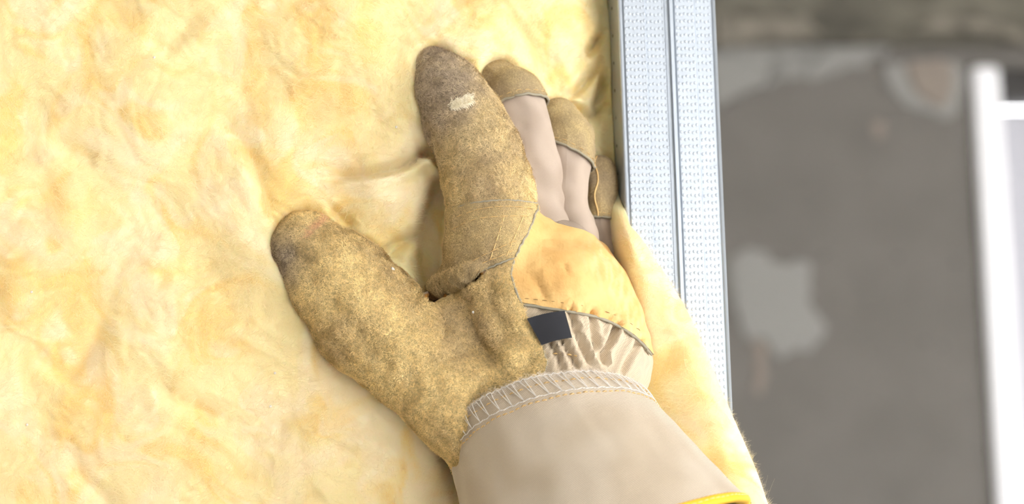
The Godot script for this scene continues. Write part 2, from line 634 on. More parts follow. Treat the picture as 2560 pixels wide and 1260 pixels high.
func build_stud() -> void:
	SX0 = on_plane(1547, 100, 0).x
	SX1 = on_plane(1793, 100, 0).x
	var w := SX1 - SX0
	var root := thing("metal_stud", "upright galvanised steel stud with knurled dotted face and centre groove, right of the gloved hand", "metal stud", Vector3(SX0, 0, 0))
	var top := 2.65
	# outline of the folded sheet seen from above: web, face with shallow steps, far flange, lips
	var face := [[0.0, -0.0016], [0.004, -0.0006], [0.012, -0.0001], [0.026, 0.0], [0.040, 0.0], [0.046, -0.0007], [0.054, -0.0007], [0.060, 0.0003], [0.270, 0.0003], [0.285, -0.0008], [0.47, -0.0008], [0.482, -0.0013], [0.513, -0.0013], [0.525, 0.0004], [0.556, 0.0004], [0.568, -0.0004], [0.578, 0.0002], [0.775, 0.0002], [0.79, -0.0008], [0.955, -0.0008], [0.97, -0.0001], [0.988, 0.0], [0.997, -0.0005], [1.0, -0.0016]]
	var outer := PackedVector2Array()
	for d in [-0.075, -0.06, -0.04, -0.02]:
		outer.append(Vector2(0.0, d))
	for f in face:
		outer.append(Vector2(f[0] * w, f[1]))
	for d in [-0.004, -0.008]:
		outer.append(Vector2(w, d))
	var t := 0.0007
	var n := outer.size()
	var loop := PackedVector2Array()
	for p in outer:
		loop.append(p)
	for i in range(n - 1, -1, -1):
		var a := outer[maxi(i - 1, 0)]
		var b := outer[mini(i + 1, n - 1)]
		var d := (b - a).normalized()
		loop.append(outer[i] + Vector2(d.y, -d.x) * t)
	var v := PackedVector3Array()
	var idx := PackedInt32Array()
	var m := loop.size()
	for y in [0.0, top]:
		for p in loop:
			v.append(Vector3(p.x, y, p.y))
	idx = grid_idx(2, m, true)
	for i in n - 1:
		for e in 2:
			var o2 := e * m
			idx.append_array([o2 + i, o2 + i + 1, o2 + m - 1 - i, o2 + i + 1, o2 + m - 2 - i, o2 + m - 1 - i])
	idx = outward(v, idx)
	put("steel_profile", v, idx, M.galvanised, root, PackedVector2Array(), PackedColorArray(), PackedVector3Array(), true)
	# raised knurl dots, one mesh round a shared bump
	var bump := SphereMesh.new()
	bump.radius = 0.00056
	bump.height = 0.00112
	bump.radial_segments = 10
	bump.rings = 6
	bump.material = M.galvanised
	var buf := PackedFloat32Array()
	var pitch := 0.00275
	var y := 1.42
	var row := 0
	while y < 1.80:
		var cols := [[0.075, 0.0003], [0.115, 0.0003], [0.155, 0.0003], [0.195, 0.0003], [0.235, 0.0003], [0.262, 0.0003], [0.30, -0.0008], [0.34, -0.0008], [0.38, -0.0008], [0.42, -0.0008], [0.46, -0.0008], [0.595, 0.0002], [0.635, 0.0002], [0.675, 0.0002], [0.715, 0.0002], [0.755, 0.0002], [0.81, -0.0008], [0.85, -0.0008], [0.89, -0.0008], [0.93, -0.0008]]
		for k in cols.size():
			var tr := Transform3D(Basis.from_scale(Vector3(1, 1.1, 0.25)), Vector3(cols[k][0] * w, y + (k % 2) * pitch * 0.12, cols[k][1]))
			add_copy(buf, tr, Color.WHITE)
		y += pitch
		row += 1
	copies("knurl_dots", bump, buf, root)
	# punched marks on the web
	var v2 := PackedVector3Array()
	var i2 := PackedInt32Array()
	y = 1.40
	while y < 1.80:
		for dz in [-0.012]:
			tube(v2, i2, PackedVector3Array([Vector3(-0.0002, y, dz), Vector3(-0.00022, y + 0.0006, dz), Vector3(-0.0002, y + 0.0013, dz)]), 0.00028, 5)
		y += 0.011
	put("punched_marks", v2, i2, M.mark, root)

# ------------------------------------------------------------------ the glass wool batt
var edge_pts := PackedVector2Array()   # world (y, x) of the free edge

var FOLDS := []
var DENTS := []
var BUMPS := []

func edge_x(y: float) -> float:
	var n := edge_pts.size()
	if y >= edge_pts[0].x:
		return SX0 - 0.001
	for i in n - 1:
		if y >= edge_pts[i + 1].x:
			var t := (edge_pts[i].x - y) / (edge_pts[i].x - edge_pts[i + 1].x)
			return lerpf(edge_pts[i].y, edge_pts[i + 1].y, t)
	return edge_pts[n - 1].y

func pl(a: Array) -> PackedVector2Array:
	var o := PackedVector2Array()
	for i in range(0, a.size(), 2):
		o.append(Vector2(a[i], a[i + 1]))
	return o

func batt_height(x: float, y: float) -> float:
	var p := pix(Vector3(x, y, 0.004))
	var n1 := noise.get_noise_2d(x * 17.0, y * 17.0)
	var n2 := noise.get_noise_2d(x * 38.0 + 9.0, y * 38.0)
	var n3 := noise.get_noise_2d(x * 85.0 + n1 * 1.6, y * 85.0 + n2 * 1.6)
	var wx := x + 0.010 * n2
	var wy := y + 0.010 * n1
	var n4 := 1.0 - absf(noise.get_noise_2d(wx * 70.0 + 31.0, wy * 70.0))
	var n5 := noise.get_noise_2d(wx * 240.0 + n3 * 1.2, wy * 130.0 + n2 * 2.0)
	var n6 := noise.get_noise_2d(wx * 700.0 + n4 * 2.0, wy * 260.0 + n3 * 3.0)
	var h := 0.007 + 0.0026 * n1 + 0.0010 * n2 + 0.00035 * n3 + 0.0001 * (n4 - 0.7) + 0.00010 * n5 + 0.00006 * n6
	# pressed in beside the stud above the hand, swelling out over it below
	var near := sm(1180.0, 1545.0, p.x) * (1.0 - sm(380.0, 640.0, p.y))
	h -= near * 0.018
	h -= sm(1420.0, 1545.0, p.x) * (1.0 - sm(430.0, 560.0, p.y)) * 0.009
	var below := sm(1400.0, 1560.0, p.x) * sm(480.0, 640.0, p.y)
	h = lerpf(h, 0.0135 + 0.35 * (h - 0.007), below)
	for f in FOLDS:
		var q := side_of(p, f[0])
		var d: float = q[0]
		var w: float = f[2]
		if d < w * 4.0:
			var ends := sm(0.0, 0.2, q[2]) * (1.0 - sm(0.8, 1.0, q[2]))
			ends = 0.25 + 0.75 * ends if d < w else ends
			var s: float = q[1]
			var fall := exp(-(d * d) / (w * w))
			h -= f[1] * fall * ends
			# one lip rolls over the crease
			h += f[3] * ends * exp(-pow((d - w * 1.6) / (w * 1.1), 2.0)) * (1.0 if s > 0.0 else -0.35)
	for f in BUMPS:
		h += f[4] * exp(-pow((p.x - f[0]) / f[2], 2.0) - pow((p.y - f[1]) / f[3], 2.0))
	for f in DENTS:
		var l: Array = f[0]
		var best := 1e9
		var r := 1.0
		for i in range(0, l.size() - 3, 3):
			var a := Vector2(l[i], l[i + 1])
			var ab := Vector2(l[i + 3], l[i + 4]) - a
			var t := clampf((p - a).dot(ab) / ab.length_squared(), 0.0, 1.0)
			var rr := lerpf(l[i + 2], l[i + 5], t)
			var d := (p - a - ab * t).length() - rr
			if d < best:
				best = d
				r = rr
		if best < 18.0:
			h = lerpf(h, minf(h, f[1]), 1.0 - sm(-0.45 * r, 18.0, best))
		elif best < 70.0:
			h += 0.0008 * (1.0 - sm(18.0, 70.0, best)) * sm(10.0, 30.0, best)
	return h

func build_batt() -> void:
	for q in pl([1541, 505, 1548, 530, 1562, 552, 1590, 592, 1625, 642, 1663, 700, 1702, 762, 1738, 832, 1772, 915, 1800, 985, 1836, 1068, 1862, 1128, 1886, 1186, 1908, 1250, 1935, 1330, 1960, 1430]):
		var w := on_plane(q.x, q.y, 0.006)
		edge_pts.append(Vector2(w.y, w.x))
	FOLDS = [
		[pl([800, 452, 860, 440, 930, 436, 985, 424, 1030, 402, 1060, 384, 1100, 372]), 0.0085, 14.0, 0.0030],
		[pl([1050, 372, 1085, 392, 1112, 420]), 0.0060, 14.0, 0.0020],
		[pl([950, 650, 1000, 606, 1040, 585, 1075, 562]), 0.0085, 14.0, -0.0030],
		[pl([1085, 410, 1070, 470, 1075, 540, 1100, 600]), 0.0050, 28.0, -0.0030],
		[pl([820, 515, 850, 545, 885, 570]), 0.0040, 14.0, 0.0010],
		[pl([700, 560, 730, 535, 780, 522]), 0.0018, 16.8, 0.0006],
		[pl([1530, 45, 1500, 90, 1478, 118]), 0.0075, 11.0, 0.0020],
		[pl([1525, 120, 1490, 170, 1450, 215, 1415, 235]), 0.0075, 11.0, 0.0020],
		[pl([1540, 230, 1505, 262, 1470, 255, 1400, 240]), 0.0075, 11.0, 0.0020],
		[pl([1540, 150, 1520, 210, 1500, 250]), 0.0075, 11.0, 0.0020],
		[pl([540, 300, 580, 330, 625, 395, 650, 460, 690, 560]), 0.0018, 22.4, 0.0007],
		[pl([560, 215, 620, 235, 700, 240, 740, 230]), 0.0021, 25.2, 0.0006],
		[pl([350, 110, 420, 120, 470, 70, 520, 40]), 0.0018, 22.4, 0.0009],
		[pl([120, 330, 190, 390, 250, 410]), 0.0018, 25.2, 0.0006],
		[pl([640, 640, 540, 660, 460, 690]), 0.0015, 25.2, 0.0006],
		[pl([110, 900, 170, 930, 240, 860, 270, 780]), 0.0018, 28.0, 0.0006],
		[pl([390, 930, 430, 990, 520, 1040, 600, 1060]), 0.0018, 25.2, 0.0006],
		[pl([170, 1120, 210, 1200, 300, 1260]), 0.0018, 25.2, 0.0006],
		[pl([820, 1120, 900, 1150, 960, 1110, 1000, 1150]), 0.0018, 22.4, 0.0006],
		[pl([1240, 20, 1290, 60, 1330, 120, 1360, 190]), 0.0018, 22.4, 0.0006],
		[pl([900, 190, 930, 260, 950, 330]), 0.0012, 22.4, 0.0006],
		[pl([1110, 1110, 1130, 1180, 1150, 1260]), 0.0060, 20.0, 0.0000],
		[pl([1560, 690, 1600, 665, 1640, 670]), 0.0015, 19.6, 0.0007],
		[pl([1640, 900, 1700, 860, 1740, 870]), 0.0015, 22.4, 0.0007],
		[pl([1740, 1140, 1790, 1120, 1830, 1140]), 0.0015, 19.6, 0.0007],
	]
	BUMPS = [[955, 505, 90.0, 60.0, 0.007], [930, 380, 120.0, 40.0, 0.004], [1040, 660, 60.0, 50.0, -0.005], [1450, 60, 90.0, 120.0, 0.004], [620, 640, 70.0, 90.0, 0.003], [1010, 1080, 60.0, 60.0, 0.003]]
	DENTS = [      # where the glove presses in: joints x, y, radius in pixels, then the depth
		[[1086, 165, 40, 1120, 222, 68, 1160, 300, 84, 1202, 392, 91, 1224, 480, 95, 1240, 640, 100], -0.003],
		[[1247, 198, 44, 1284, 246, 68, 1308, 330, 76, 1336, 540, 80], -0.008],
		[[1398, 296, 44, 1416, 345, 60, 1412, 510, 60, 1428, 590, 66], -0.013],
		[[1499, 426, 31, 1500, 545, 32, 1508, 660, 36], -0.016],
		[[768, 617, 84, 850, 710, 114, 925, 800, 126, 1032, 882, 122, 1142, 992, 116, 1215, 1080, 112], -0.004],
		[[1100, 730, 44, 1080, 650, 40, 1085, 560, 34, 1108, 470, 20], -0.0065],
		[[1250, 760, 120, 1440, 700, 120, 1490, 890, 100, 1400, 1000, 110], -0.006],
		[[1340, 1062, 190, 1450, 1340, 260], -0.002],
	]
	var root := thing("insulation_batt", "fluffy yellow glass wool batt left of the steel stud, dented by the gloved hand", "insulation", Vector3(-0.24, 0.02, 0))
	var ys := PackedFloat32Array()
	var y := 0.02
	while y < 2.62:
		ys.append(y)
		y += 0.0009 if (y > 1.478 and y < 1.722) else 0.004 if (y > 1.40 and y < 1.80) else 0.05
	var us := PackedFloat32Array()     # share of the way from the left side to the free edge
	var x := -0.52
	var right := SX0
	while x < right - 0.0005:
		us.append((x + 0.52) / (right + 0.52))
		x += 0.0009 if x > -0.228 else 0.01
	us.append(1.0)
	var curl := 26
	var cols := us.size() + curl
	var v := PackedVector3Array()
	var col := PackedColorArray()
	var c0 := lin(247, 231, 180)
	var c1 := lin(246, 217, 146)
	var c2 := lin(249, 232, 194)
	for yy in ys:
		var ex := edge_x(yy)
		var over := sm(SX0 + 0.0005, SX0 + 0.012, ex)
		for j in cols:
			var xx: float
			var z: float
			if j < us.size():
				var u := us[j]
				# below, the sheet is stretched only beyond the stud's left side
				xx = -0.52 + u * (right + 0.52)
				if ex > right:
					var k := sm(0.75, 1.0, u)
					xx = lerpf(xx, -0.52 + u * (ex + 0.52), k)
				z = batt_height(xx, yy)
				# rounding towards the free edge
				var e := ex - xx
				z += over * 0.006 * (1.0 - sm(0.004, 0.040, e)) - over * 0.007 * sm(0.010, 0.045, e) * sm(-0.01, 0.03, xx)
				var rad := 0.011
				if over > 0.0 and e < rad:
					var s := 1.0 - e / rad
					z -= over * rad * 0.75 * (1.0 - sqrt(maxf(0.0, 1.0 - s * s * 0.999)))
			else:
				# the back of the roll: round behind the edge, then back to the stud's corner and down its web
				var t := float(j - us.size() + 1) / curl
				var z0: float = v[v.size() - (j - us.size() + 1)].z
				var an := minf(t * 2.0, 1.0) * PI / 2.0
				var zb := lerpf(z0 - 0.06, 0.0016, over)
				xx = ex - over * (1.0 - cos(an)) * 0.006 - (maxf(0.0, t * 2.0 - 1.0)) * maxf(0.0, ex - SX0 - 0.006) * over
				z = lerpf(z0, zb, sin(an))
			var a := noise.get_noise_2d(xx * 20.0 + 70.0, yy * 20.0 + 0.7 * noise.get_noise_2d(xx * 30.0, yy * 30.0))
			var b := noise.get_noise_2d(xx * 26.0 + 170.0 + 0.4 * a, yy * 26.0 - 0.4 * a)
			var s2 := noise.get_noise_2d(xx * 160.0 + 3.0 * b, yy * 60.0 + 2.0 * a)
			b += 1.2 * exp(-Vector2((xx + 0.040) / 0.022, (yy - 1.530) / 0.018).length_squared())      # a pale, barely dyed patch under the thumb
			var s3 := noise.get_noise_2d(xx * 62.0 + 1.4 * a, yy * 62.0 + 1.4 * b)
			var c := c0.lerp(c1, sm(-0.4, 0.9, a + 0.2 * s2 + 0.5 * s3)).lerp(c2, sm(-0.1, 0.8, b + 0.15 * s2 - 0.45 * s3))
			v.append(Vector3(xx, yy, z) - root.position)
			col.append(c)
	var idx := outward(v, grid_idx(ys.size(), cols), Vector3(0, 0, 1))
	var nor := normals_of(v, idx)
	put("wool_face", v, idx, M.wool, root, PackedVector2Array(), col, nor)
	# body behind the face
	var bd := box("wool_body", Vector3(-0.52, 0.02, -0.085), Vector3(SX0 - 0.001, 2.61, -0.045), M.wool, root)
	bd.position -= root.position
	# loose fibres lying on the face
	var tuft := strand_mesh(7, 0.009, 0.000024, 0.0075, 0.22, M.wool_fibre, 91)
	var buf := PackedFloat32Array()
	var r := RandomNumberGenerator.new()
	r.seed = 17
	for i in ys.size():
		if ys[i] < 1.478 or ys[i] > 1.722:
			continue
		for j in cols - curl / 2:
			if j < us.size() and us[j] < 0.32 * 0.0:
				continue
			var at := i * cols + j
			var w := v[at] + root.position
			if w.x < -0.228 or r.randf() > (0.2 if j < us.size() - 4 else 0.12):
				continue
			var nn := nor[at]
			var flow := noise.get_noise_2d(w.x * 14.0, w.y * 14.0) * 3.0 + 0.9 + r.randfn(0.0, 0.55)
			var tan_ := Vector3(cos(flow), sin(flow), 0.0)
			var lift := 0.12 + 0.35 * r.randf() * r.randf()
			var zx := (tan_ - nn * tan_.dot(nn)).normalized()
			var up := (nn + zx * 0.0).normalized()
			var bx := Basis(zx, up, zx.cross(up))
			bx = bx * Basis(Vector3(0, 0, 1), lift) * Basis.from_scale(Vector3.ONE * r.randf_range(0.5, 1.25) * (1.0 if j < us.size() - 4 else 0.45))
			var c := col[at].lerp(lin(255, 242, 205), 0.3 + r.randf() * 0.4).lerp(lin(255, 252, 240), 0.0 if j < us.size() - 4 else 0.7)  # fibres at the free edge are whitened to paint in a bright fringe
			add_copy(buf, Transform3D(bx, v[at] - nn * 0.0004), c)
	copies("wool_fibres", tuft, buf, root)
	# the short fuzz that makes the face soft
	var fuzz := strand_mesh(9, 0.0030, 0.000028, 0.0030, 0.30, M.wool_fibre, 93)
	buf = PackedFloat32Array()
	for i in ys.size():
		if ys[i] < 1.478 or ys[i] > 1.722:
			continue
		for j in cols - curl / 2:
			var at := i * cols + j
			if v[at].x + root.position.x < -0.228 or r.randf() > 0.5:
				continue
			var nn := nor[at]
			var an := r.randf() * TAU
			var t0 := (Vector3(cos(an), sin(an), 0.0) - nn * nn.dot(Vector3(cos(an), sin(an), 0.0))).normalized()
			var bx := Basis(t0, nn, t0.cross(nn)) * Basis(Vector3(0, 0, 1), r.randf_range(0.0, 0.7)) * Basis.from_scale(Vector3.ONE * r.randf_range(0.4, 1.1))
			add_copy(buf, Transform3D(bx, v[at]), col[at].lerp(lin(252, 240, 212), r.randf() * 0.5))
	copies("wool_fuzz", fuzz, buf, root)

# a tuft of thin curved ribbons that start near the origin and run along +x, bending up
func strand_mesh(count: int, length: float, half: float, spread: float, curve: float, m: Material, seed_: int) -> ArrayMesh:
	var r := RandomNumberGenerator.new()
	r.seed = seed_
	var v := PackedVector3Array()
	var idx := PackedInt32Array()
	var nor := PackedVector3Array()
	for k in count:
		var p := Vector3(r.randf_range(-0.5, 0.5), 0, r.randf_range(-0.5, 0.5)) * spread
		var an := r.randf_range(-0.7, 0.7)
		var up := r.randf_range(0.05, 0.35)
		var turn := r.randf_range(-curve, curve)
		var rise := r.randf_range(-curve, curve * 0.6) * 0.6
		var len := length * r.randf_range(0.6, 1.2)
		var seg := 6
		var first := v.size()
		for s in seg + 1:
			var t := float(s) / seg
			var dir := Vector3(cos(an) * cos(up), sin(up), sin(an) * cos(up))
			var sidew := dir.cross(Vector3(0.15 * sin(k), 1, 0.1)).normalized()
			var hw := half * (1.0 - 0.6 * t)
			v.append(p - sidew * hw)
			v.append(p + sidew * hw)
			var nn := sidew.cross(dir).normalized()
			nor.append(nn)
			nor.append(nn)
			p += dir * len / seg
			an += turn
			up += rise
		for s in seg:
			var a := first + s * 2
			idx.append_array([a, a + 2, a + 1, a + 1, a + 2, a + 3])
	var arr := []
	arr.resize(Mesh.ARRAY_MAX)
	arr[Mesh.ARRAY_VERTEX] = v
	arr[Mesh.ARRAY_INDEX] = idx
	arr[Mesh.ARRAY_NORMAL] = nor
	var me := ArrayMesh.new()
	me.add_surface_from_arrays(Mesh.PRIMITIVE_TRIANGLES, arr)
	me.surface_set_material(0, m)
	return me

# ------------------------------------------------------------------ the hand form under the glove
var ba := PackedVector3Array()
var bb := PackedVector3Array()
var bra := PackedFloat32Array()
var brb := PackedFloat32Array()
var blend := 0.0055

func bone(q: Array) -> void:       # [px, py, z cm, r px] joints of one chain
	for i in q.size() - 1:
		var z0: float = q[i][2] * 0.01
		var z1: float = q[i + 1][2] * 0.01
		ba.append(local(q[i][0], q[i][1], z0))
		bb.append(local(q[i + 1][0], q[i + 1][1], z1))
		bra.append(q[i][3] / FP * (DIST - z0))
		brb.append(q[i + 1][3] / FP * (DIST - z1))

func field(p: Vector3) -> float:
	var d := 1e3
	for i in ba.size():
		var a := ba[i]
		var ab := bb[i] - a
		var h := clampf((p - a).dot(ab) / ab.length_squared(), 0.0, 1.0)
		var e := (p - a - ab * h).length() - lerpf(bra[i], brb[i], h)
		var k := maxf(blend - absf(d - e), 0.0) / blend
		d = minf(d, e) - k * k * blend * 0.25
	return d

func grad(p: Vector3) -> Vector3:
	var e := 0.0006
	return Vector3(field(p + Vector3(e, 0, 0)) - field(p - Vector3(e, 0, 0)), field(p + Vector3(0, e, 0)) - field(p - Vector3(0, e, 0)), field(p + Vector3(0, 0, e)) - field(p - Vector3(0, 0, e))).normalized()

func surf(px: float, py: float, off := 0.0) -> Vector3:      # first point of the hand form on the sight line, lifted by off
	var d0 := local(px, py, 0.0) - Vector3(0, 0, DIST)
	var dir := d0.normalized()
	var eye := Vector3(0, 0, DIST)
	var t := DIST - 0.11
	var best := 1e9
	var bt := t
	for i in 60:
		var f := field(eye + dir * t)
		if f < best:
			best = f
			bt = t
		if f < 0.0002:
			break
		t += maxf(f * 0.9, 0.0003)
		if t > DIST + 0.06:
			break
	var p := eye + dir * bt
	p += grad(p) * (off - best)
	return p

func hand_net(cell: float, lo: Vector3, hi: Vector3) -> Array:      # surface nets
	var nx := int((hi.x - lo.x) / cell) + 2
	var ny := int((hi.y - lo.y) / cell) + 2
	var nz := int((hi.z - lo.z) / cell) + 2
	var val := PackedFloat32Array()
	val.resize(nx * ny * nz)
	val.fill(1.0)
	var bs := 5
	for bz in range(0, nz, bs):
		for by in range(0, ny, bs):
			for bx in range(0, nx, bs):
				var c := lo + Vector3(bx + bs / 2.0, by + bs / 2.0, bz + bs / 2.0) * cell
				var d := field(c)
				var far := absf(d) > cell * bs * 0.9 + 0.002
				for z in range(bz, mini(bz + bs, nz)):
					for y in range(by, mini(by + bs, ny)):
						for x in range(bx, mini(bx + bs, nx)):
							val[(z * ny + y) * nx + x] = d if far else field(lo + Vector3(x, y, z) * cell)
	var cellv := PackedInt32Array()
	cellv.resize(nx * ny * nz)
	cellv.fill(-1)
	var v := PackedVector3Array()
	var off := [0, 1, nx, nx + 1, nx * ny, nx * ny + 1, nx * ny + nx, nx * ny + nx + 1]
	var edges := [[0, 1], [2, 3], [4, 5], [6, 7], [0, 2], [1, 3], [4, 6], [5, 7], [0, 4], [1, 5], [2, 6], [3, 7]]
	for z in nz - 1:
		for y in ny - 1:
			for x in nx - 1:
				var at := (z * ny + y) * nx + x
				var neg := 0
				for o in 8:
					if val[at + off[o]] < 0.0:
						neg += 1
				if neg == 0 or neg == 8:
					continue
				var s := Vector3.ZERO
				var n := 0
				for e in edges:
					var f0 := val[at + off[e[0]]]
					var f1 := val[at + off[e[1]]]
					if (f0 < 0.0) != (f1 < 0.0):
						var t := f0 / (f0 - f1)
						var p0 := Vector3(e[0] & 1, (e[0] >> 1) & 1, e[0] >> 2)
						var p1 := Vector3(e[1] & 1, (e[1] >> 1) & 1, e[1] >> 2)
						s += p0.lerp(p1, t)
						n += 1
				cellv[at] = v.size()
				v.append(lo + (Vector3(x, y, z) + s / n) * cell)
	var idx := PackedInt32Array()
	var step := [1, nx, nx * ny]
	for z in range(1, nz - 1):
		for y in range(1, ny - 1):
			for x in range(1, nx - 1):
				var at := (z * ny + y) * nx + x
				for ax in 3:
					var f0 := val[at]
					var f1 := val[at + step[ax]]
					if (f0 < 0.0) == (f1 < 0.0):
						continue
					var u: int = step[(ax + 1) % 3]
					var w: int = step[(ax + 2) % 3]
					var a := cellv[at]
					var b := cellv[at - u]
					var c := cellv[at - u - w]
					var d := cellv[at - w]
					if a < 0 or b < 0 or c < 0 or d < 0:
						continue
					if f0 < 0.0:
						idx.append_array([a, c, b, a, d, c])
					else:
						idx.append_array([a, b, c, a, c, d])
	idx = outward(v, idx)
	return [v, idx]

# cuts a panel out of the hand net where sd > 0 and lifts it; returns vertices, normals, indices and the cut rim
func cut_panel(v: PackedVector3Array, nor: PackedVector3Array, idx: PackedInt32Array, sd: PackedFloat32Array) -> Array:
	var ov := PackedVector3Array()
	var on := PackedVector3Array()
	var os := PackedFloat32Array()
	var oi := PackedInt32Array()
	var rim := PackedInt32Array()
	var map := {}
	var cutmap := {}
	for t in range(0, idx.size(), 3):
		var inside := 0
		for k in 3:
			if sd[idx[t + k]] > 0.0:
				inside += 1
		if inside == 0:
			continue
		var poly := PackedInt32Array()
		var cuts := PackedInt32Array()
		for k in 3:
			var a := idx[t + k]
			var b := idx[t + (k + 1) % 3]
			if sd[a] > 0.0:
				if not map.has(a):
					map[a] = ov.size()
					ov.append(v[a])
					on.append(nor[a])
					os.append(sd[a])
				poly.append(map[a])
			if (sd[a] > 0.0) != (sd[b] > 0.0):
				var key := mini(a, b) * 1000003 + maxi(a, b)
				if not cutmap.has(key):
					var f := sd[a] / (sd[a] - sd[b])
					cutmap[key] = ov.size()
					ov.append(v[a].lerp(v[b], f))
					on.append(nor[a].lerp(nor[b], f).normalized())
					os.append(0.0)
				poly.append(cutmap[key])
				cuts.append(cutmap[key])
		for k in range(1, poly.size() - 1):
			oi.append_array([poly[0], poly[k], poly[k + 1]])
		if cuts.size() == 2:
			rim.append_array(cuts)
	return [ov, on, oi, os, rim]

func panel(called: String, v: PackedVector3Array, nor: PackedVector3Array, idx: PackedInt32Array, sd: PackedFloat32Array, thick: float, m: Material, parent: Node, tint: int, edge_mat: Material = null) -> Array:
	var q := cut_panel(v, nor, idx, sd)
	var ov: PackedVector3Array = q[0]
	var on: PackedVector3Array = q[1]
	var oi: PackedInt32Array = q[2]
	var os: PackedFloat32Array = q[3]
	var rim: PackedInt32Array = q[4]
	var low := ov.duplicate()
	var col := PackedColorArray()
	for i in ov.size():
		var px := pix_of_local(ov[i])
		var th := thick * (0.72 + 0.28 * sm(0.0, 14.0, os[i]))
		if called == "index_base_panel":      # the flap gapes where the thumb seam leaves it
			th += 0.0030 * (1.0 - sm(0.0, 46.0, seg_dist(px, Vector2(1085, 742), Vector2(1160, 702))))
		low[i] = ov[i] + on[i] * (th - 0.0016)
		ov[i] += on[i] * th
		col.append(leather_tint(px, ov[i]) if tint == 0 else suede_tint(px, ov[i], 0.12 if tint == 1 else 0.3))
	var o := put(called, ov, oi, m, parent, PackedVector2Array(), col)
	if rim.size() and edge_mat:
		var rv := PackedVector3Array()
		var ri := PackedInt32Array()
		for k in range(0, rim.size(), 2):
			var a := rim[k]
			var b := rim[k + 1]
			var f := rv.size()
			var mid := (on[a] + on[b]) * 0.5
			rv.append_array([ov[a] + on[a] * 0.00005, ov[b] + on[b] * 0.00005, low[a], low[b]])
			ri.append_array([f, f + 1, f + 2, f + 1, f + 3, f + 2])
		put("cut_edge", rv, ri, edge_mat, o)
	return [o, ov, normals_of(ov, oi), oi, col]

# short hairs of the suede on a panel
func nap(called: String, p: Array, per_cm2: float, mesh: Mesh, parent: Node, seed_: int, lo: float, hi: float, lift := 0.5) -> void:
	var ov: PackedVector3Array = p[1]
	var on: PackedVector3Array = p[2]
	var oi: PackedInt32Array = p[3]
	var col: PackedColorArray = p[4]
	var r := RandomNumberGenerator.new()
	r.seed = seed_
	var buf := PackedFloat32Array()
	for t in range(0, oi.size(), 3):
		var a := ov[oi[t]]
		var b := ov[oi[t + 1]]
		var c := ov[oi[t + 2]]
		var n := (on[oi[t]] + on[oi[t + 1]] + on[oi[t + 2]]).normalized()
		if n.z < -0.3:
			continue
		var want := (b - a).cross(c - a).length() * 0.5 * 1e4 * per_cm2
		var k := int(want + r.randf())
		for i in k:
			var u := r.randf()
			var w := r.randf()
			if u + w > 1.0:
				u = 1.0 - u
				w = 1.0 - w
			var at := a + (b - a) * u + (c - a) * w
			if at.z > 0.0 and seg_dist(pix_of_local(at), Vector2(1080, 754), Vector2(1192, 697)) < 9.0:
				continue
			var an := noise.get_noise_3d(at.x * 90.0, at.y * 90.0, at.z * 90.0) * 4.0 + r.randfn(0.0, 0.9)
			var t0 := n.cross(Vector3(0.2, 0.9, 0.35)).normalized()
			var t1 := n.cross(t0)
			var zx := t0 * cos(an) + t1 * sin(an)
			var bx := Basis(zx, n, zx.cross(n)) * Basis(Vector3(0, 0, 1), r.randf_range(0.0, lift)) * Basis.from_scale(Vector3.ONE * r.randf_range(lo, hi))
			var cc := col[oi[t]] * r.randf_range(0.75, 1.45)
			if r.randf() < 0.12:
				cc = cc.lerp(lin(225, 205, 160), 0.5)
			add_copy(buf, Transform3D(bx, at - n * 0.0001), cc)
	copies(called, mesh, buf, parent)

# a sewn glove finger: rings along joints [px, py, z cm, r px]
func finger_rings(q: Array, grow: float) -> Dictionary:
	var c := Curve3D.new()
	var rr := PackedFloat32Array()
	for i in q.size():
		var z: float = q[i][2] * 0.01
		var a: Array = q[maxi(i - 1, 0)]
		var b: Array = q[mini(i + 1, q.size() - 1)]
		var t := (local(b[0], b[1], b[2] * 0.01) - local(a[0], a[1], a[2] * 0.01)) / 6.0
		c.add_point(local(q[i][0], q[i][1], z), -t, t)
		rr.append(q[i][3] / FP * (DIST - z) + grow)
	var len := c.get_baked_length()
	var offs := PackedFloat32Array()
	for i in q.size():
		offs.append(c.get_closest_offset(c.get_point_position(i)))
	return {"curve": c, "len": len, "r": rr, "offs": offs}

func finger_point(f: Dictionary, s: float, th: float, wrinkle: float) -> Vector3:
	# s runs from -r at the very tip to the end of the chain
	var c: Curve3D = f.curve
	var rr: PackedFloat32Array = f.r
	var offs: PackedFloat32Array = f.offs
	var sc := clampf(s, 0.0, f.len)
	var i := 0
	while i < offs.size() - 2 and offs[i + 1] < sc:
		i += 1
	var k := clampf((sc - offs[i]) / maxf(offs[i + 1] - offs[i], 1e-6), 0.0, 1.0)
	var r := lerpf(rr[i], rr[i + 1], k * k * (3.0 - 2.0 * k))
	var p := c.sample_baked(sc, true)
	var t := (c.sample_baked(minf(sc + 0.002, f.len), true) - c.sample_baked(maxf(sc - 0.002, 0.0), true)).normalized()
	if s < 0.0:
		p += t * s
		var e := clampf(-s / rr[0], 0.0, 1.0)
		r = rr[0] * sqrt(maxf(0.0, 1.0 - e * e))
	var lat := t.cross(Vector3(0, 0, 1)).normalized()
	var front := lat.cross(t).normalized()
	if front.z < 0.0:
		front = -front
	var dir := lat * sin(th) + front * cos(th) * 0.92
	var w := noise.get_noise_3d(p.x * 90.0 + sin(th) * 1.2, p.y * 90.0, cos(th) * 1.2 + p.z * 90.0)
	return p + dir * r + dir * w * wrinkle * sm(-rr[0], 0.0, s)

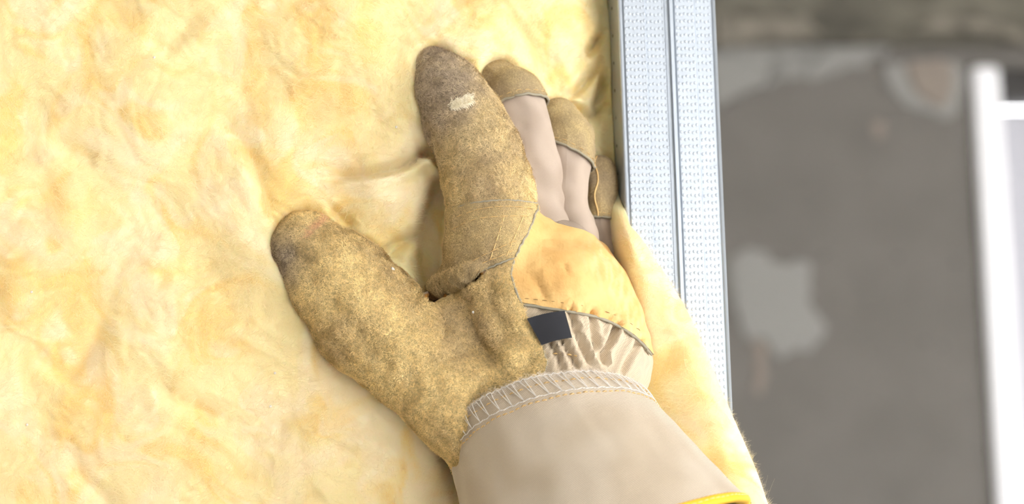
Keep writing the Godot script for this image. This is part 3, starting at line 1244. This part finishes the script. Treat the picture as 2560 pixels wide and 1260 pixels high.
func build_finger(root: Node, q: Array, cap: Array, called: String, seed_: int) -> void:
	var f := finger_rings(q, 0.0)
	var rows := 60
	var cols := 40
	var v := PackedVector3Array()
	var uv := PackedVector2Array()
	var col := PackedColorArray()
	var r0: float = f.r[0]
	for i in rows:
		var t := float(i) / (rows - 1)
		var s := lerpf(-r0, f.len, t)
		for j in cols + 1:
			var th := TAU * j / cols
			var p := finger_point(f, s, th, 0.0009)
			v.append(p)
			uv.append(Vector2(th * 0.011, s * 1.0))
			col.append(canvas_tint(p))
	var idx := outward(v, grid_idx(rows, cols + 1))
	var o := put(called, v, idx, M.fine_canvas, root, uv, col)
	# the suede fingertip cap sewn over it
	var g := finger_rings(q, 0.0013)
	var cv := PackedVector3Array()
	var cc := PackedColorArray()
	var crow := 34
	var rimline := PackedVector3Array()
	var stitch := []
	var g0: float = g.r[0]
	for i in crow:
		var t := float(i) / (crow - 1)
		for j in cols + 1:
			var th := TAU * j / cols
			var end: float = cap[0] + cap[1] * cos(th) + cap[2] * sin(th)
			var s := lerpf(-g0, end, t)
			var p := finger_point(g, s, th, 0.0007)
			cv.append(p)
			cc.append(suede_tint(pix_of_local(p), p, 0.52))
			if i == crow - 1:
				rimline.append(p + Vector3(noise.get_noise_2d(th * 5.0, seed_), noise.get_noise_2d(th * 5.0 + 30.0, seed_), 0.0) * 0.0004)
	var cidx := outward(cv, grid_idx(crow, cols + 1))
	var co := put("fingertip_cap", cv, cidx, M.suede, o, PackedVector2Array(), cc)
	nap("suede_nap", [co, cv, normals_of(cv, cidx), cidx, cc], 420.0, M.nap_mesh_short, root, seed_, 0.35, 0.75, 0.3)
	var rv := PackedVector3Array()
	var ri := PackedInt32Array()
	tube(rv, ri, rimline, 0.00050, 6)
	put("cut_edge", rv, outward(rv, ri), M.cut_edge, o)
	# the ridge of the side seam
	if called != "ring_finger":
		var line := PackedVector3Array()
		for i in 24:
			var th := (0.72 if called == "middle_finger" else 0.25) + 0.10 * sin(i * 0.5)
			var end: float = cap[0] + cap[1] * cos(th) + cap[2] * sin(th)
			line.append(finger_point(g, lerpf(-g0 * 0.8, end, i / 23.0), th, 0.0007) + Vector3(0, 0, 0.0003))
		var lv := PackedVector3Array()
		var li := PackedInt32Array()
		tube(lv, li, line, 0.00028, 6)
		put("side_seam", lv, outward(lv, li), M.pale_thread, o)
	# seam thread just above the rim
	var sv := PackedVector3Array()
	var si := PackedInt32Array()
	for j in range(0, cols, 2):
		var pts := PackedVector3Array()
		for k in 3:
			var th := TAU * (j + k * 0.6) / cols
			var end: float = cap[0] + cap[1] * cos(th) + cap[2] * sin(th)
			var p := finger_point(g, end - 0.0017, th, 0.0007)
			pts.append(p + (p - g.curve.sample_baked(maxf(0.0, end - 0.0017))).normalized() * (0.0003 if k == 1 else 0.0))
		tube(sv, si, pts, 0.00015, 5)
	put("seam_stitching", sv, si, M.orange_thread, o)

func canvas_tint(p: Vector3) -> Color:
	var n := noise.get_noise_3d(p.x * 60.0, p.y * 60.0, p.z * 60.0)
	var back := sm(720.0, 780.0, pix_of_local(p).y)      # the back of the hand is lighter and yellower than the fingers
	return lin(200, 182, 165).lerp(lin(184, 166, 149), sm(-0.3, 0.8, n)).lerp(lin(234, 214, 184), back)

func suede_tint(px: Vector2, p: Vector3, worn: float) -> Color:
	# tan nap with grey grime where it is handled, and a red chalk mark on the thumb
	var a := noise.get_noise_3d(p.x * 28.0, p.y * 28.0, p.z * 28.0)
	var b := noise.get_noise_3d(p.x * 110.0 + 9.0, p.y * 130.0, p.z * 130.0)
	var c := lin(238, 211, 150).lerp(lin(220, 189, 124), sm(-0.6, 0.7, a + 0.2 * b))
	var grime := worn + 0.14 * b + 0.30 * a
	grime += 0.7 * (1.0 - sm(120.0, 520.0, px.y + (px.x - 1100.0) * 0.15)) * sm(1000.0, 1060.0, px.x) * (1.0 - sm(0.0, 150.0, px.x - 1100.0 - (px.y - 150.0) * 0.42))
	grime += 0.9 * exp(-pow(Vector2(px.x - 700.0, px.y - 650.0).length() / 70.0, 2.0))
	c = c.lerp(lin(174, 157, 138), clampf(grime, 0.0, 0.9))
	c = c.lerp(lin(118, 102, 84), 0.75 * exp(-pow(Vector2(px.x - 688.0, px.y - 648.0).length() / 42.0, 2.0)))
	var red := seg_dist(px, Vector2(772, 592), Vector2(812, 548)) + 6.0 * b
	c = c.lerp(lin(212, 140, 120), 0.5 * (1.0 - sm(1.0, 9.0, red)))
	return c

func leather_tint(px: Vector2, p: Vector3) -> Color:
	var a := noise.get_noise_3d(p.x * 70.0 + 20.0, p.y * 70.0, p.z * 70.0)
	var b := noise.get_noise_3d(p.x * 400.0, p.y * 400.0, p.z * 400.0)
	var c := lin(232, 190, 124).lerp(lin(222, 176, 110), sm(-0.4, 0.8, a + 0.35 * b))
	# scuffed pale near the outer edge
	var scuff := (1.0 - sm(10.0, 70.0, line_dist(px, pl([1500, 640, 1560, 730, 1600, 860])))) * sm(-0.5, 0.6, noise.get_noise_2d(px.x * 0.08, px.y * 0.02))
	return c.lerp(lin(234, 206, 158), 0.5 * scuff)

# thread stitches along a pixel line on the hand form
func stitches(line: PackedVector2Array, pitch: float, fill: float, off: float, r: float, m: Material, parent: Node, called := "stitching") -> void:
	var v := PackedVector3Array()
	var idx := PackedInt32Array()
	var c := curve2(line, pitch)
	for i in c.size() - 1:
		var a := c[i]
		var b := c[i].lerp(c[i + 1], fill)
		var pts := PackedVector3Array()
		for k in 4:
			var q := a.lerp(b, k / 3.0)
			pts.append(surf(q.x, q.y, off + (r * 0.7 if (k == 1 or k == 2) else -r * 0.8)))
		tube(v, idx, pts, r, 6)
	put(called, v, idx, m, parent)

func bead(line: PackedVector2Array, off: float, r: float, m: Material, parent: Node, called := "cut_edge") -> void:
	# a raw leather edge: a thin uneven round strip along a pixel line on the hand form
	var v := PackedVector3Array()
	var idx := PackedInt32Array()
	var pts := PackedVector3Array()
	for q in curve2(line, 7.0):
		var w := noise.get_noise_2d(q.x * 0.11, q.y * 0.11)
		pts.append(surf(q.x + w * 1.6, q.y + w * 1.6, off + 0.0002 * w))
	tube(v, idx, pts, r, 7)
	put(called, v, idx, m, parent)

func build_glove() -> void:
	M.nap_mesh = strand_mesh(6, 0.00125, 0.000065, 0.0013, 0.40, M.nap, 41)
	M.nap_mesh_short = strand_mesh(6, 0.0009, 0.00005, 0.0011, 0.35, M.nap, 43)
	M.nap_mesh_long = strand_mesh(1, 0.0045, 0.00006, 0.0, 0.42, M.nap, 47)
	# thumb
	bone([[768, 617, 0.9, 84], [850, 710, 1.3, 114], [925, 800, 1.7, 126], [1032, 882, 2.1, 122], [1142, 992, 2.6, 116], [1215, 1080, 2.9, 112]])
	# index finger
	bone([[1086, 165, -0.3, 40], [1120, 222, 0.1, 68], [1160, 300, 0.5, 84], [1202, 392, 0.9, 91], [1224, 480, 1.2, 95], [1232, 560, 1.4, 98], [1240, 640, 1.7, 106], [1290, 760, 2.0, 118]])
	bone([[1180, 655, 1.6, 50], [1130, 708, 1.5, 20], [1100, 738, 1.4, 7]])
	# palm, back and wrist
	bone([[1150, 838, 2.0, 84], [1290, 800, 2.1, 128], [1320, 930, 2.6, 130]])
	bone([[1330, 610, 1.0, 78], [1400, 640, 0.9, 82], [1430, 720, 1.3, 118], [1478, 810, 1.6, 116], [1503, 905, 2.1, 121], [1480, 1020, 2.6, 120]])
	bone([[1280, 700, 1.9, 100], [1390, 760, 2.0, 135], [1410, 890, 2.5, 135], [1380, 1040, 2.9, 150]])
	bone([[1400, 640, 0.6, 70], [1470, 660, -0.2, 50], [1500, 740, 0.6, 75]])
	var root := thing("work_glove", "tan suede and beige canvas work glove with yellow leather knuckle patch, pressing into the wool", "glove", O)
	root.basis = cam_t.basis
	var net := hand_net(0.00135, local(650, 1190, -0.012) - Vector3(0.004, 0.004, 0.02), local(1680, 90, 0.0) + Vector3(0.004, 0.004, 0.065))
	var v: PackedVector3Array = net[0]
	var idx: PackedInt32Array = net[1]
	var nor := normals_of(v, idx)
	# creases of the gathered canvas and of the suede
	var creases := [
		[pl([1478, 778, 1484, 830, 1497, 898]), 0.0026, 7.0], [pl([1543, 812, 1528, 850, 1508, 880, 1512, 905]), 0.0038, 7.0],
		[pl([1425, 775, 1440, 830, 1462, 880, 1475, 905]), 0.0030, 7.0], [pl([1400, 845, 1425, 885, 1440, 915]), 0.0034, 6.5],
		[pl([1375, 855, 1398, 900, 1402, 925]), 0.0032, 6.0], [pl([1600, 848, 1575, 890, 1555, 930]), 0.0022, 7.0], [pl([1352, 780, 1366, 800, 1372, 830]), 0.001, 8.0],
		[pl([742, 640, 790, 700, 850, 770, 905, 840, 960, 900]), 0.0013, 26.0], [pl([1168, 752, 1176, 800, 1200, 860, 1240, 910]), 0.0020, 24.0],
		[pl([1215, 710, 1235, 770, 1262, 830]), 0.0012, 18.0], [pl([1180, 1010, 1250, 960, 1330, 905]), 0.0018, 22.0], [pl([1090, 775, 1110, 810, 1110, 850]), 0.0012, 16.0],
		[pl([1080, 754, 1122, 733, 1192, 697]), 0.0075, 11.0],
		[pl([1330, 690, 1345, 720, 1370, 750]), 0.0007, 9.0], [pl([1345, 680, 1352, 715, 1362, 745]), 0.0006, 7.0], [pl([1408, 660, 1415, 672, 1420, 690]), 0.0006, 5.0],
	]
	for i in v.size():
		if nor[i].z < -0.2:
			continue
		var px := pix_of_local(v[i])
		var h := 0.0005 * noise.get_noise_3d(v[i].x * 120.0, v[i].y * 120.0, v[i].z * 120.0)
		for c in creases:
			var l: PackedVector2Array = c[0]
			var w: float = c[2]
			if absf(px.x - l[l.size() / 2].x) > 160.0 or absf(px.y - l[l.size() / 2].y) > 190.0:
				continue
			var d := line_dist(px, l)
			if d < w * 3.5:
				h += c[1] * (0.35 * exp(-pow((d - w * 1.9) / w, 2.0)) - exp(-d * d / (w * w)))
		v[i] += nor[i] * h
	nor = normals_of(v, idx)
	var col := PackedColorArray()
	var pxs := PackedVector2Array()
	for p in v:
		pxs.append(pix_of_local(p))
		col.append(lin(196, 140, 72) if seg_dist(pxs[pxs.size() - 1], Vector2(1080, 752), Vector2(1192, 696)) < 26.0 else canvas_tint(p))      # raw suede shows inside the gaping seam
	put("canvas_back", v, idx, M.canvas_shell, root, PackedVector2Array(), col, nor)
	var sds := {}
	var polys := {
		"thumb": pl([600, 450, 830, 450, 960, 590, 1040, 700, 1068, 762, 1100, 755, 1135, 738, 1192, 704, 1215, 682, 1285, 648, 1279, 668, 1276, 694, 1292, 735, 1306, 762, 1318, 795, 1340, 838, 1356, 866, 1372, 905, 1352, 960, 1345, 1230, 1000, 1230, 600, 760]),
		"index": pl([980, 60, 1150, 60, 1400, 300, 1352, 470, 1342, 512, 1290, 506, 1230, 502, 1170, 510, 1060, 545]),
		"base": pl([1060, 543, 1170, 508, 1230, 500, 1290, 503, 1344, 508, 1342, 526, 1326, 556, 1312, 590, 1296, 622, 1288, 646, 1240, 664, 1192, 685, 1150, 702, 1112, 720, 1078, 742, 1060, 660]),
		"leather": pl([1338, 520, 1360, 540, 1388, 560, 1424, 570, 1456, 578, 1480, 590, 1510, 610, 1580, 680, 1640, 780, 1660, 900, 1630, 888, 1604, 856, 1570, 829, 1530, 806, 1480, 788, 1420, 776, 1360, 766, 1304, 757, 1262, 690, 1280, 620]),
	}
	for k in polys:
		var poly := curve_closed(polys[k]) if k == "leather" else polys[k] as PackedVector2Array
		var sd := PackedFloat32Array()
		sd.resize(v.size())
		var bbx := Rect2(poly[0], Vector2.ZERO)
		for q in poly:
			bbx = bbx.expand(q)
		bbx = bbx.grow(16.0)
		for i in v.size():
			var p := pxs[i]
			if not bbx.has_point(p):
				sd[i] = -16.0
				continue
			var w := p
			if k != "leather":
				w += Vector2(noise.get_noise_2d(p.x * 0.09, p.y * 0.09), noise.get_noise_2d(p.y * 0.09, p.x * 0.09 + 40.0)) * 2.2
			sd[i] = poly_sd(w, poly)
			if k == "leather":
				sd[i] = minf(sd[i], (nor[i].z + 0.25) * 60.0)
		sds[k] = sd
	panel("knuckle_patch", v, nor, idx, sds.leather, 0.0010, M.leather, root, 0, M.cut_edge)[0].set_meta("label", "smooth yellow leather patch over the knuckles")
	var th := panel("thumb_panel", v, nor, idx, sds.thumb, 0.0017, M.suede, root, 1, M.cut_edge)
	var ix := panel("index_finger", v, nor, idx, sds.index, 0.0015, M.suede, root, 2, M.cut_edge)
	var bs := panel("index_base_panel", v, nor, idx, sds.base, 0.0021, M.suede, root, 2, M.cut_edge)
	nap("suede_nap", th, 520.0, M.nap_mesh, th[0], 5, 0.5, 1.15, 0.4)
	nap("suede_nap", ix, 520.0, M.nap_mesh, ix[0], 6, 0.5, 1.15, 0.4)
	nap("suede_nap", bs, 420.0, M.nap_mesh_short, bs[0], 7, 0.5, 1.1, 0.25)
	nap("loose_hairs", th, 16.0, M.nap_mesh_long, th[0], 8, 0.4, 0.9, 0.8)
	nap("loose_hairs", ix, 50.0, M.nap_mesh_long, ix[0], 9, 0.5, 1.2, 0.8)
	# canvas fingers with suede caps
	build_finger(root, [[1247, 198, -0.9, 44], [1284, 246, -0.5, 68], [1308, 330, -0.2, 76], [1322, 430, 0.1, 80], [1336, 540, 0.5, 80], [1370, 660, 0.9, 84]], [0.0146, -0.0012, -0.0010], "middle_finger", 51)
	build_finger(root, [[1398, 296, -1.3, 44], [1416, 345, -1.0, 60], [1414, 430, -0.7, 60], [1412, 510, -0.4, 60], [1428, 590, -0.1, 66], [1450, 690, 0.3, 70]], [0.0160, -0.0012, -0.0040], "ring_finger", 52)
	build_finger(root, [[1499, 426, -2.0, 31], [1500, 470, -1.8, 33], [1500, 545, -1.5, 32], [1506, 600, -1.2, 32], [1508, 660, -0.8, 36], [1496, 740, -0.2, 42]], [0.0212, -0.0006, -0.0006], "little_finger", 53)
	# stitching
	stitches(pl([1150, 545, 1200, 526, 1260, 519, 1325, 524]), 21.0, 0.86, 0.0023, 0.00018, M.orange_thread, bs[0])
	stitches(pl([1140, 578, 1190, 553, 1250, 546, 1315, 545]), 21.0, 0.86, 0.0023, 0.00018, M.orange_thread, bs[0])
	stitches(pl([1152, 700, 1205, 662, 1250, 644, 1286, 628]), 21.0, 0.86, 0.0023, 0.00018, M.orange_thread, bs[0])
	stitches(pl([1148, 676, 1200, 646, 1245, 624, 1290, 606]), 21.0, 0.86, 0.0023, 0.00018, M.orange_thread, bs[0])
	stitches(pl([1258, 545, 1246, 590, 1234, 630, 1228, 655]), 21.0, 0.86, 0.0023, 0.00016, M.pale_thread, bs[0])
	stitches(pl([1300, 545, 1284, 590, 1270, 630, 1264, 648]), 21.0, 0.86, 0.0023, 0.00016, M.pale_thread, bs[0])
	stitches(pl([1312, 748, 1360, 752, 1420, 760, 1480, 771, 1530, 789, 1572, 812, 1604, 838]), 21.0, 0.5, 0.0012, 0.00012, M.dark_thread, root)
	stitches(pl([1366, 884, 1390, 884, 1420, 886, 1452, 892]), 17.0, 0.6, 0.0003, 0.0003, M.orange_thread, root)
	bead(pl([1306, 762, 1340, 767, 1420, 780, 1480, 792, 1530, 810, 1570, 834, 1602, 861, 1624, 888]), 0.0008, 0.00055, M.cut_edge, root)
	bead(pl([1150, 520, 1172, 512, 1230, 504, 1290, 504, 1338, 511]), 0.0016, 0.00032, M.cut_edge, bs[0])
	bead(pl([1339, 515, 1326, 553, 1312, 588, 1297, 620, 1287, 645]), 0.0016, 0.00045, M.cut_edge, bs[0])
	bead(pl([1285, 648, 1240, 664, 1192, 688, 1165, 703]), 0.0017, 0.00035, M.cut_edge, bs[0])
	bead(pl([1284, 652, 1279, 676, 1279, 694, 1292, 735, 1304, 760]), 0.0012, 0.0005, M.cut_edge, th[0])
	build_label(root)
	build_cuff(root)

func curve_closed(p: PackedVector2Array) -> PackedVector2Array:
	return p

func build_label(root: Node) -> void:
	# woven black tag sewn under the edge of the suede, gently bowed
	var rows := 8
	var cols := 12
	var v := PackedVector3Array()
	for side in 2:
		for i in rows:
			for j in cols:
				var u := float(j) / (cols - 1)
				var t := float(i) / (rows - 1)
				var a := Vector2(1317, 796).lerp(Vector2(1411, 776), u)
				var b := Vector2(1354, 862).lerp(Vector2(1430, 843), u)
				var q := a.lerp(b, t)
				q.y -= 3.0 * sin(u * PI)
				v.append(surf(q.x, q.y, 0.0) + Vector3(0, 0, 0.0034 - 0.0007 * side))
	var idx := grid_idx(rows, cols)
	for k in grid_idx(rows, cols):
		idx.append(k + rows * cols)
	for t in range(idx.size() / 2, idx.size(), 3):
		var s := idx[t + 1]
		idx[t + 1] = idx[t + 2]
		idx[t + 2] = s
	var loop := []
	for j in cols:
		loop.append(j)
	for i in range(1, rows):
		loop.append(i * cols + cols - 1)
	for j in range(cols - 2, -1, -1):
		loop.append((rows - 1) * cols + j)
	for i in range(rows - 2, 0, -1):
		loop.append(i * cols)
	for k in loop.size():
		var a: int = loop[k]
		var b: int = loop[(k + 1) % loop.size()]
		idx.append_array([a, a + rows * cols, b, b, a + rows * cols, b + rows * cols])
	put("label_tag", v, outward(v, idx), M.black_label, root, PackedVector2Array(), PackedColorArray(), PackedVector3Array(), true).set_meta("label", "blank black woven tag")

var cuff_u := Vector3(0.9716, 0.2364, 0)
var cuff_a: Vector3
var cuff_w: Vector3

func cuff_point(v: float, ph: float, off: float) -> Vector3:
	# v: 0 at the wrist rim, 1 at the hem; ph: 0 right, PI/2 towards the lens
	var c := local(1372, 1062, 0.023).lerp(local(1516, 1402, 0.050), v)
	var pinch := 0.0016 * sin(PI * clampf(v, 0.0, 1.0))
	var a := lerpf(0.0372, 0.0545, v) + off - pinch
	var b := lerpf(0.0362, 0.0440, v) + off
	var lean := lerpf(deg_to_rad(13.7), deg_to_rad(22.0), v)
	var rise := lerpf(0.545, 0.30, v)
	var u := Vector3(cos(lean), sin(lean), 0)
	var w := Vector3(-sin(lean) * rise, cos(lean) * rise, sqrt(1.0 - rise * rise))
	var n := 0.0007 * noise.get_noise_3d(cos(ph) * 1.6, sin(ph) * 1.6, v * 2.0) + 0.0004 * noise.get_noise_2d(ph * 4.0, v * 3.0)
	return c + u * (cos(ph) * (a + n) + pinch) + w * sin(ph) * (b + n)

func build_cuff(root: Node) -> void:
	var t := deg_to_rad(33.0)
	cuff_a = Vector3(0.2364 * cos(t), -0.9716 * cos(t), sin(t))
	cuff_w = Vector3(-0.2364 * sin(t), 0.9716 * sin(t), cos(t))
	var cols := 160
	var v := PackedVector3Array()
	var uv := PackedVector2Array()
	var col := PackedColorArray()
	# outside from rim to hem, round the hem, inside back up a little; the rim is turned over
	var prof := [[0.10, -0.0030], [0.03, -0.0018], [0.0, -0.0010], [-0.004, 0.0], [0.0, 0.0008], [0.01, 0.0011]]
	for k in 30:
		prof.append([0.03 + 0.97 * k / 29.0, 0.0010])
	prof.append_array([[1.004, 0.0], [1.0, -0.0012], [0.8, -0.0014]])
	for q in prof:
		for j in cols + 1:
			var ph := TAU * j / cols
			var p := cuff_point(q[0], ph, q[1])
			v.append(p)
			uv.append(Vector2(-ph * 0.046 * 0.38, q[0] * 0.058 * 1.35))
			col.append(cuff_tint(p))
	var idx := outward(v, grid_idx(prof.size(), cols + 1))
	var cuff := put("cuff", v, idx, M.canvas, root, uv, col)
	# yellow binding of the hem
	v = PackedVector3Array()
	var hp := [[0.945, 0.0006], [0.947, 0.0014], [0.955, 0.0018], [0.99, 0.0018], [1.008, 0.0014], [1.012, 0.0], [1.01, -0.002], [0.97, -0.003]]
	for q in hp:
		for j in cols + 1:
			v.append(cuff_point(q[0], TAU * j / cols, q[1]))
	put("hem_binding", v, outward(v, grid_idx(hp.size(), cols + 1)), M.yellow_binding, cuff)
	cuff_thread(cuff, "hem_stitching", 0.972, 0.0019, 0.0022, 0.8, 0.0002, M.pale_thread)
	# two rows of yellow lockstitch and the white overlock ladder along the rim
	cuff_thread(cuff, "cuff_stitching", 0.150, 0.0011, 0.0026, 0.78, 0.00026, M.orange_thread)
	cuff_thread(cuff, "cuff_stitching", 0.055, 0.0013, 0.0034, 0.6, 0.00024, M.orange_thread)
	var ov := PackedVector3Array()
	var oi := PackedInt32Array()
	var line := PackedVector3Array()
	for j in 241:
		line.append(cuff_point(0.125 + 0.003 * sin(j * 1.7), TAU * j / 240.0, 0.0014))
	tube(ov, oi, line, 0.00015, 6)
	line = PackedVector3Array()
	for j in 241:
		line.append(cuff_point(0.004 + 0.006 * sin(j * 2.3), TAU * j / 240.0, 0.0013))
	tube(ov, oi, line, 0.00015, 6)
	var n := 54
	var r := RandomNumberGenerator.new()
	r.seed = 77
	for j in n:
		var a0 := TAU * j / n
		var st := TAU / n
		var e := r.randf_range(-0.15, 0.15)
		var pts := PackedVector3Array()
		for k in 7:
			var s := k / 6.0
			pts.append(cuff_point(lerpf(0.125, 0.0, s), a0 + st * (0.15 + e * s + 0.35 * s), 0.0016 + 0.0003 * sin(s * PI)))
		tube(ov, oi, pts, 0.00013, 5)
		pts = PackedVector3Array()
		for k in 7:
			var s := k / 6.0
			pts.append(cuff_point(lerpf(0.125, 0.0, s), a0 + st * (0.15 + (0.8 + e) * s), 0.0015 + 0.0003 * sin(s * PI)))
		tube(ov, oi, pts, 0.00013, 5)
	put("overlock_stitching", ov, oi, M.white_thread, cuff)
	# frayed lint along the rim
	var lint := strand_mesh(2, 0.0034, 0.00006, 0.0008, 0.4, M.nap, 53)
	var buf := PackedFloat32Array()
	for j in 800:
		var ph := r.randf_range(0.0, PI)
		var p := cuff_point(r.randf_range(-0.004, 0.03), ph, 0.0010)
		var nn := (cuff_u * cos(ph) + cuff_w * sin(ph)).normalized()
		var dir := (-cuff_a + nn * r.randf_range(0.1, 0.8) + Vector3(r.randfn(), r.randfn(), r.randfn()) * 0.4).normalized()
		var up := (nn - dir * nn.dot(dir)).normalized()
		add_copy(buf, Transform3D(Basis(dir, up, dir.cross(up)) * Basis.from_scale(Vector3.ONE * r.randf_range(0.3, 1.0)), p), lin(226, 214, 198))
	copies("frayed_lint", lint, buf, cuff)

func cuff_tint(p: Vector3) -> Color:
	var n := noise.get_noise_3d(p.x * 45.0, p.y * 45.0, p.z * 45.0)
	return lin(248, 231, 206).lerp(lin(236, 217, 190), sm(-0.4, 0.7, n))

func cuff_thread(parent: Node, called: String, at: float, off: float, pitch: float, fill: float, r: float, m: Material) -> void:
	var v := PackedVector3Array()
	var idx := PackedInt32Array()
	var n := int(0.26 / pitch)
	for j in n:
		var pts := PackedVector3Array()
		for k in 4:
			var ph := TAU * (j + fill * k / 3.0) / n
			pts.append(cuff_point(at + 0.002 * sin(j * 1.3), ph, off + (r * 0.6 if (k == 1 or k == 2) else -r)))
		tube(v, idx, pts, r, 5)
	put(called, v, idx, m, parent)

func build_sleeve() -> void:
	# the sleeve that runs on below the cuff
	var root := thing("jacket_sleeve", "dark grey fleecy sleeve end coming out of the yellow-bound glove cuff at the lower edge", "sleeve", O)
	root.basis = cam_t.basis
	var su := Vector3(cos(deg_to_rad(22.0)), sin(deg_to_rad(22.0)), 0)
	var sw := Vector3(-su.y * 0.30, su.x * 0.30, 0.954)
	var v := PackedVector3Array()
	var cols := 60
	var rows := 40
	for i in rows:
		var s := lerpf(-0.012, 0.26, float(i) / (rows - 1))
		var c := local(1516, 1402, 0.050) + cuff_a * s
		for j in cols + 1:
			var ph := TAU * j / cols
			var w := 0.0015 * noise.get_noise_3d(cos(ph) * 2.0, sin(ph) * 2.0, s * 40.0)
			var a := 0.0500 + s * 0.05 + w
			var b := 0.0395 + s * 0.05 + w
			v.append(c + su * cos(ph) * a + sw * sin(ph) * b)
	var idx := outward(v, grid_idx(rows, cols + 1))
	var o := put("sleeve_tube", v, idx, M.sleeve_cloth, root)
	var nor := normals_of(v, idx)
	var fl := strand_mesh(6, 0.0030, 0.00009, 0.0024, 0.4, M.nap, 61)
	var buf := PackedFloat32Array()
	var r := RandomNumberGenerator.new()
	r.seed = 78
	for k in 5000:
		var at := r.randi_range(cols + 1, 16 * (cols + 1))
		var n := nor[at]
		if n.z < -0.1:
			continue
		var t0 := n.cross(Vector3(r.randfn(), r.randfn(), r.randfn())).normalized()
		var p := v[at] + t0 * r.randf_range(-0.003, 0.003)
		var c := lin(198, 198, 204) if noise.get_noise_3d(p.x * 110.0, p.y * 110.0, p.z * 110.0) > -0.05 else lin(52, 52, 48)
		add_copy(buf, Transform3D(Basis(t0, n, t0.cross(n)) * Basis(Vector3(0, 0, 1), 0.5), p), c)
	copies("fleece_pile", fl, buf, root)

func build_wool_crumbs() -> void:
	var proto: Node3D
	for q in [[687, 933, "white crumb on the wool below the suede thumb, the upper of two close together"], [68, 1062, "tiny white crumb on the wool near the lower left corner"], [80, 731, "small pale crumb on the wool at the left edge, level with the thumb"], [386, 147, "white crumb on the wool in the upper left, far from the glove"], [676, 1016, "tiny white crumb on the wool below the suede thumb, the lower of two"], [990, 320, "tiny white crumb on the wool just left of the index finger"]]:
		var w := on_plane(q[0], q[1], 0.006)
		w.z = batt_height(w.x, w.y) + 0.0003
		if proto == null:
			proto = thing("white_crumb", q[2], "crumb", w, "white crumbs caught on the wool")
			var v := PackedVector3Array()
			for i in 5:
				for j in 8:
					var a := PI * i / 4.0
					var b := TAU * j / 7.0
					v.append(Vector3(sin(a) * cos(b), cos(a), sin(a) * sin(b)) * 0.0005 * (0.8 + 0.3 * sin(b * 2.0 + a)))
			put("crumb", v, outward(v, grid_idx(5, 8)), M.white_thread, proto)
		else:
			var c := proto.duplicate()
			c.name = numbered("white_crumb")
			add_child(c)
			c.position = w
			c.set_meta("label", q[2])

func build_flecks() -> void:
	# a tuft of pale wool caught on the index finger, and a white crumb on the thumb
	var root := thing("wool_tuft", "small cream wool tuft stuck to the back of the suede index finger", "wool tuft", O)
	root.basis = cam_t.basis
	var fl := strand_mesh(7, 0.0036, 0.00008, 0.0012, 0.5, M.nap, 65)
	var buf := PackedFloat32Array()
	var r := RandomNumberGenerator.new()
	r.seed = 79
	for k in 170:
		var u := r.randf()
		var q := Vector2(1140, 268).lerp(Vector2(1178, 256), u) + Vector2(r.randfn(), r.randfn()) * 4.0
		var p := surf(q.x, q.y, 0.0017 + 0.0008 * r.randf())
		var n := grad(p)
		var t0 := (Vector3(0.9, 0.25, 0) + Vector3(r.randfn(), r.randfn(), r.randfn()) * 0.3)
		t0 = (t0 - n * t0.dot(n)).normalized()
		add_copy(buf, Transform3D(Basis(t0, n, t0.cross(n)) * Basis.from_scale(Vector3.ONE * r.randf_range(0.5, 0.9)), p - t0 * 0.0012), lin(250, 240, 214))
	copies("wool_strands", fl, buf, root, true)
	for q in [[975, 683, 5.0, "white plaster crumb on the upper edge of the suede thumb"], [1190, 782, 3.2, "tiny white crumb on the suede palm below the index seam"]]:
		var t := thing("plaster_crumb", q[3], "crumb", O, "plaster crumbs on the glove")
		t.basis = cam_t.basis
		var v := PackedVector3Array()
		var rows := 6
		var cols := 9
		var rr: float = q[2] / FP * DIST
		var c := surf(q[0], q[1], 0.0019)
		for i in rows:
			for j in cols:
				var a := PI * i / (rows - 1)
				var b := TAU * j / (cols - 1)
				var d := Vector3(sin(a) * cos(b), cos(a), sin(a) * sin(b))
				v.append(c + d * rr * (1.0 + 0.45 * noise.get_noise_3d(d.x * 1.4 + q[0], d.y * 1.4, d.z * 1.4)))
		put("crumb", v, outward(v, grid_idx(rows, cols)), M.white_thread, t)
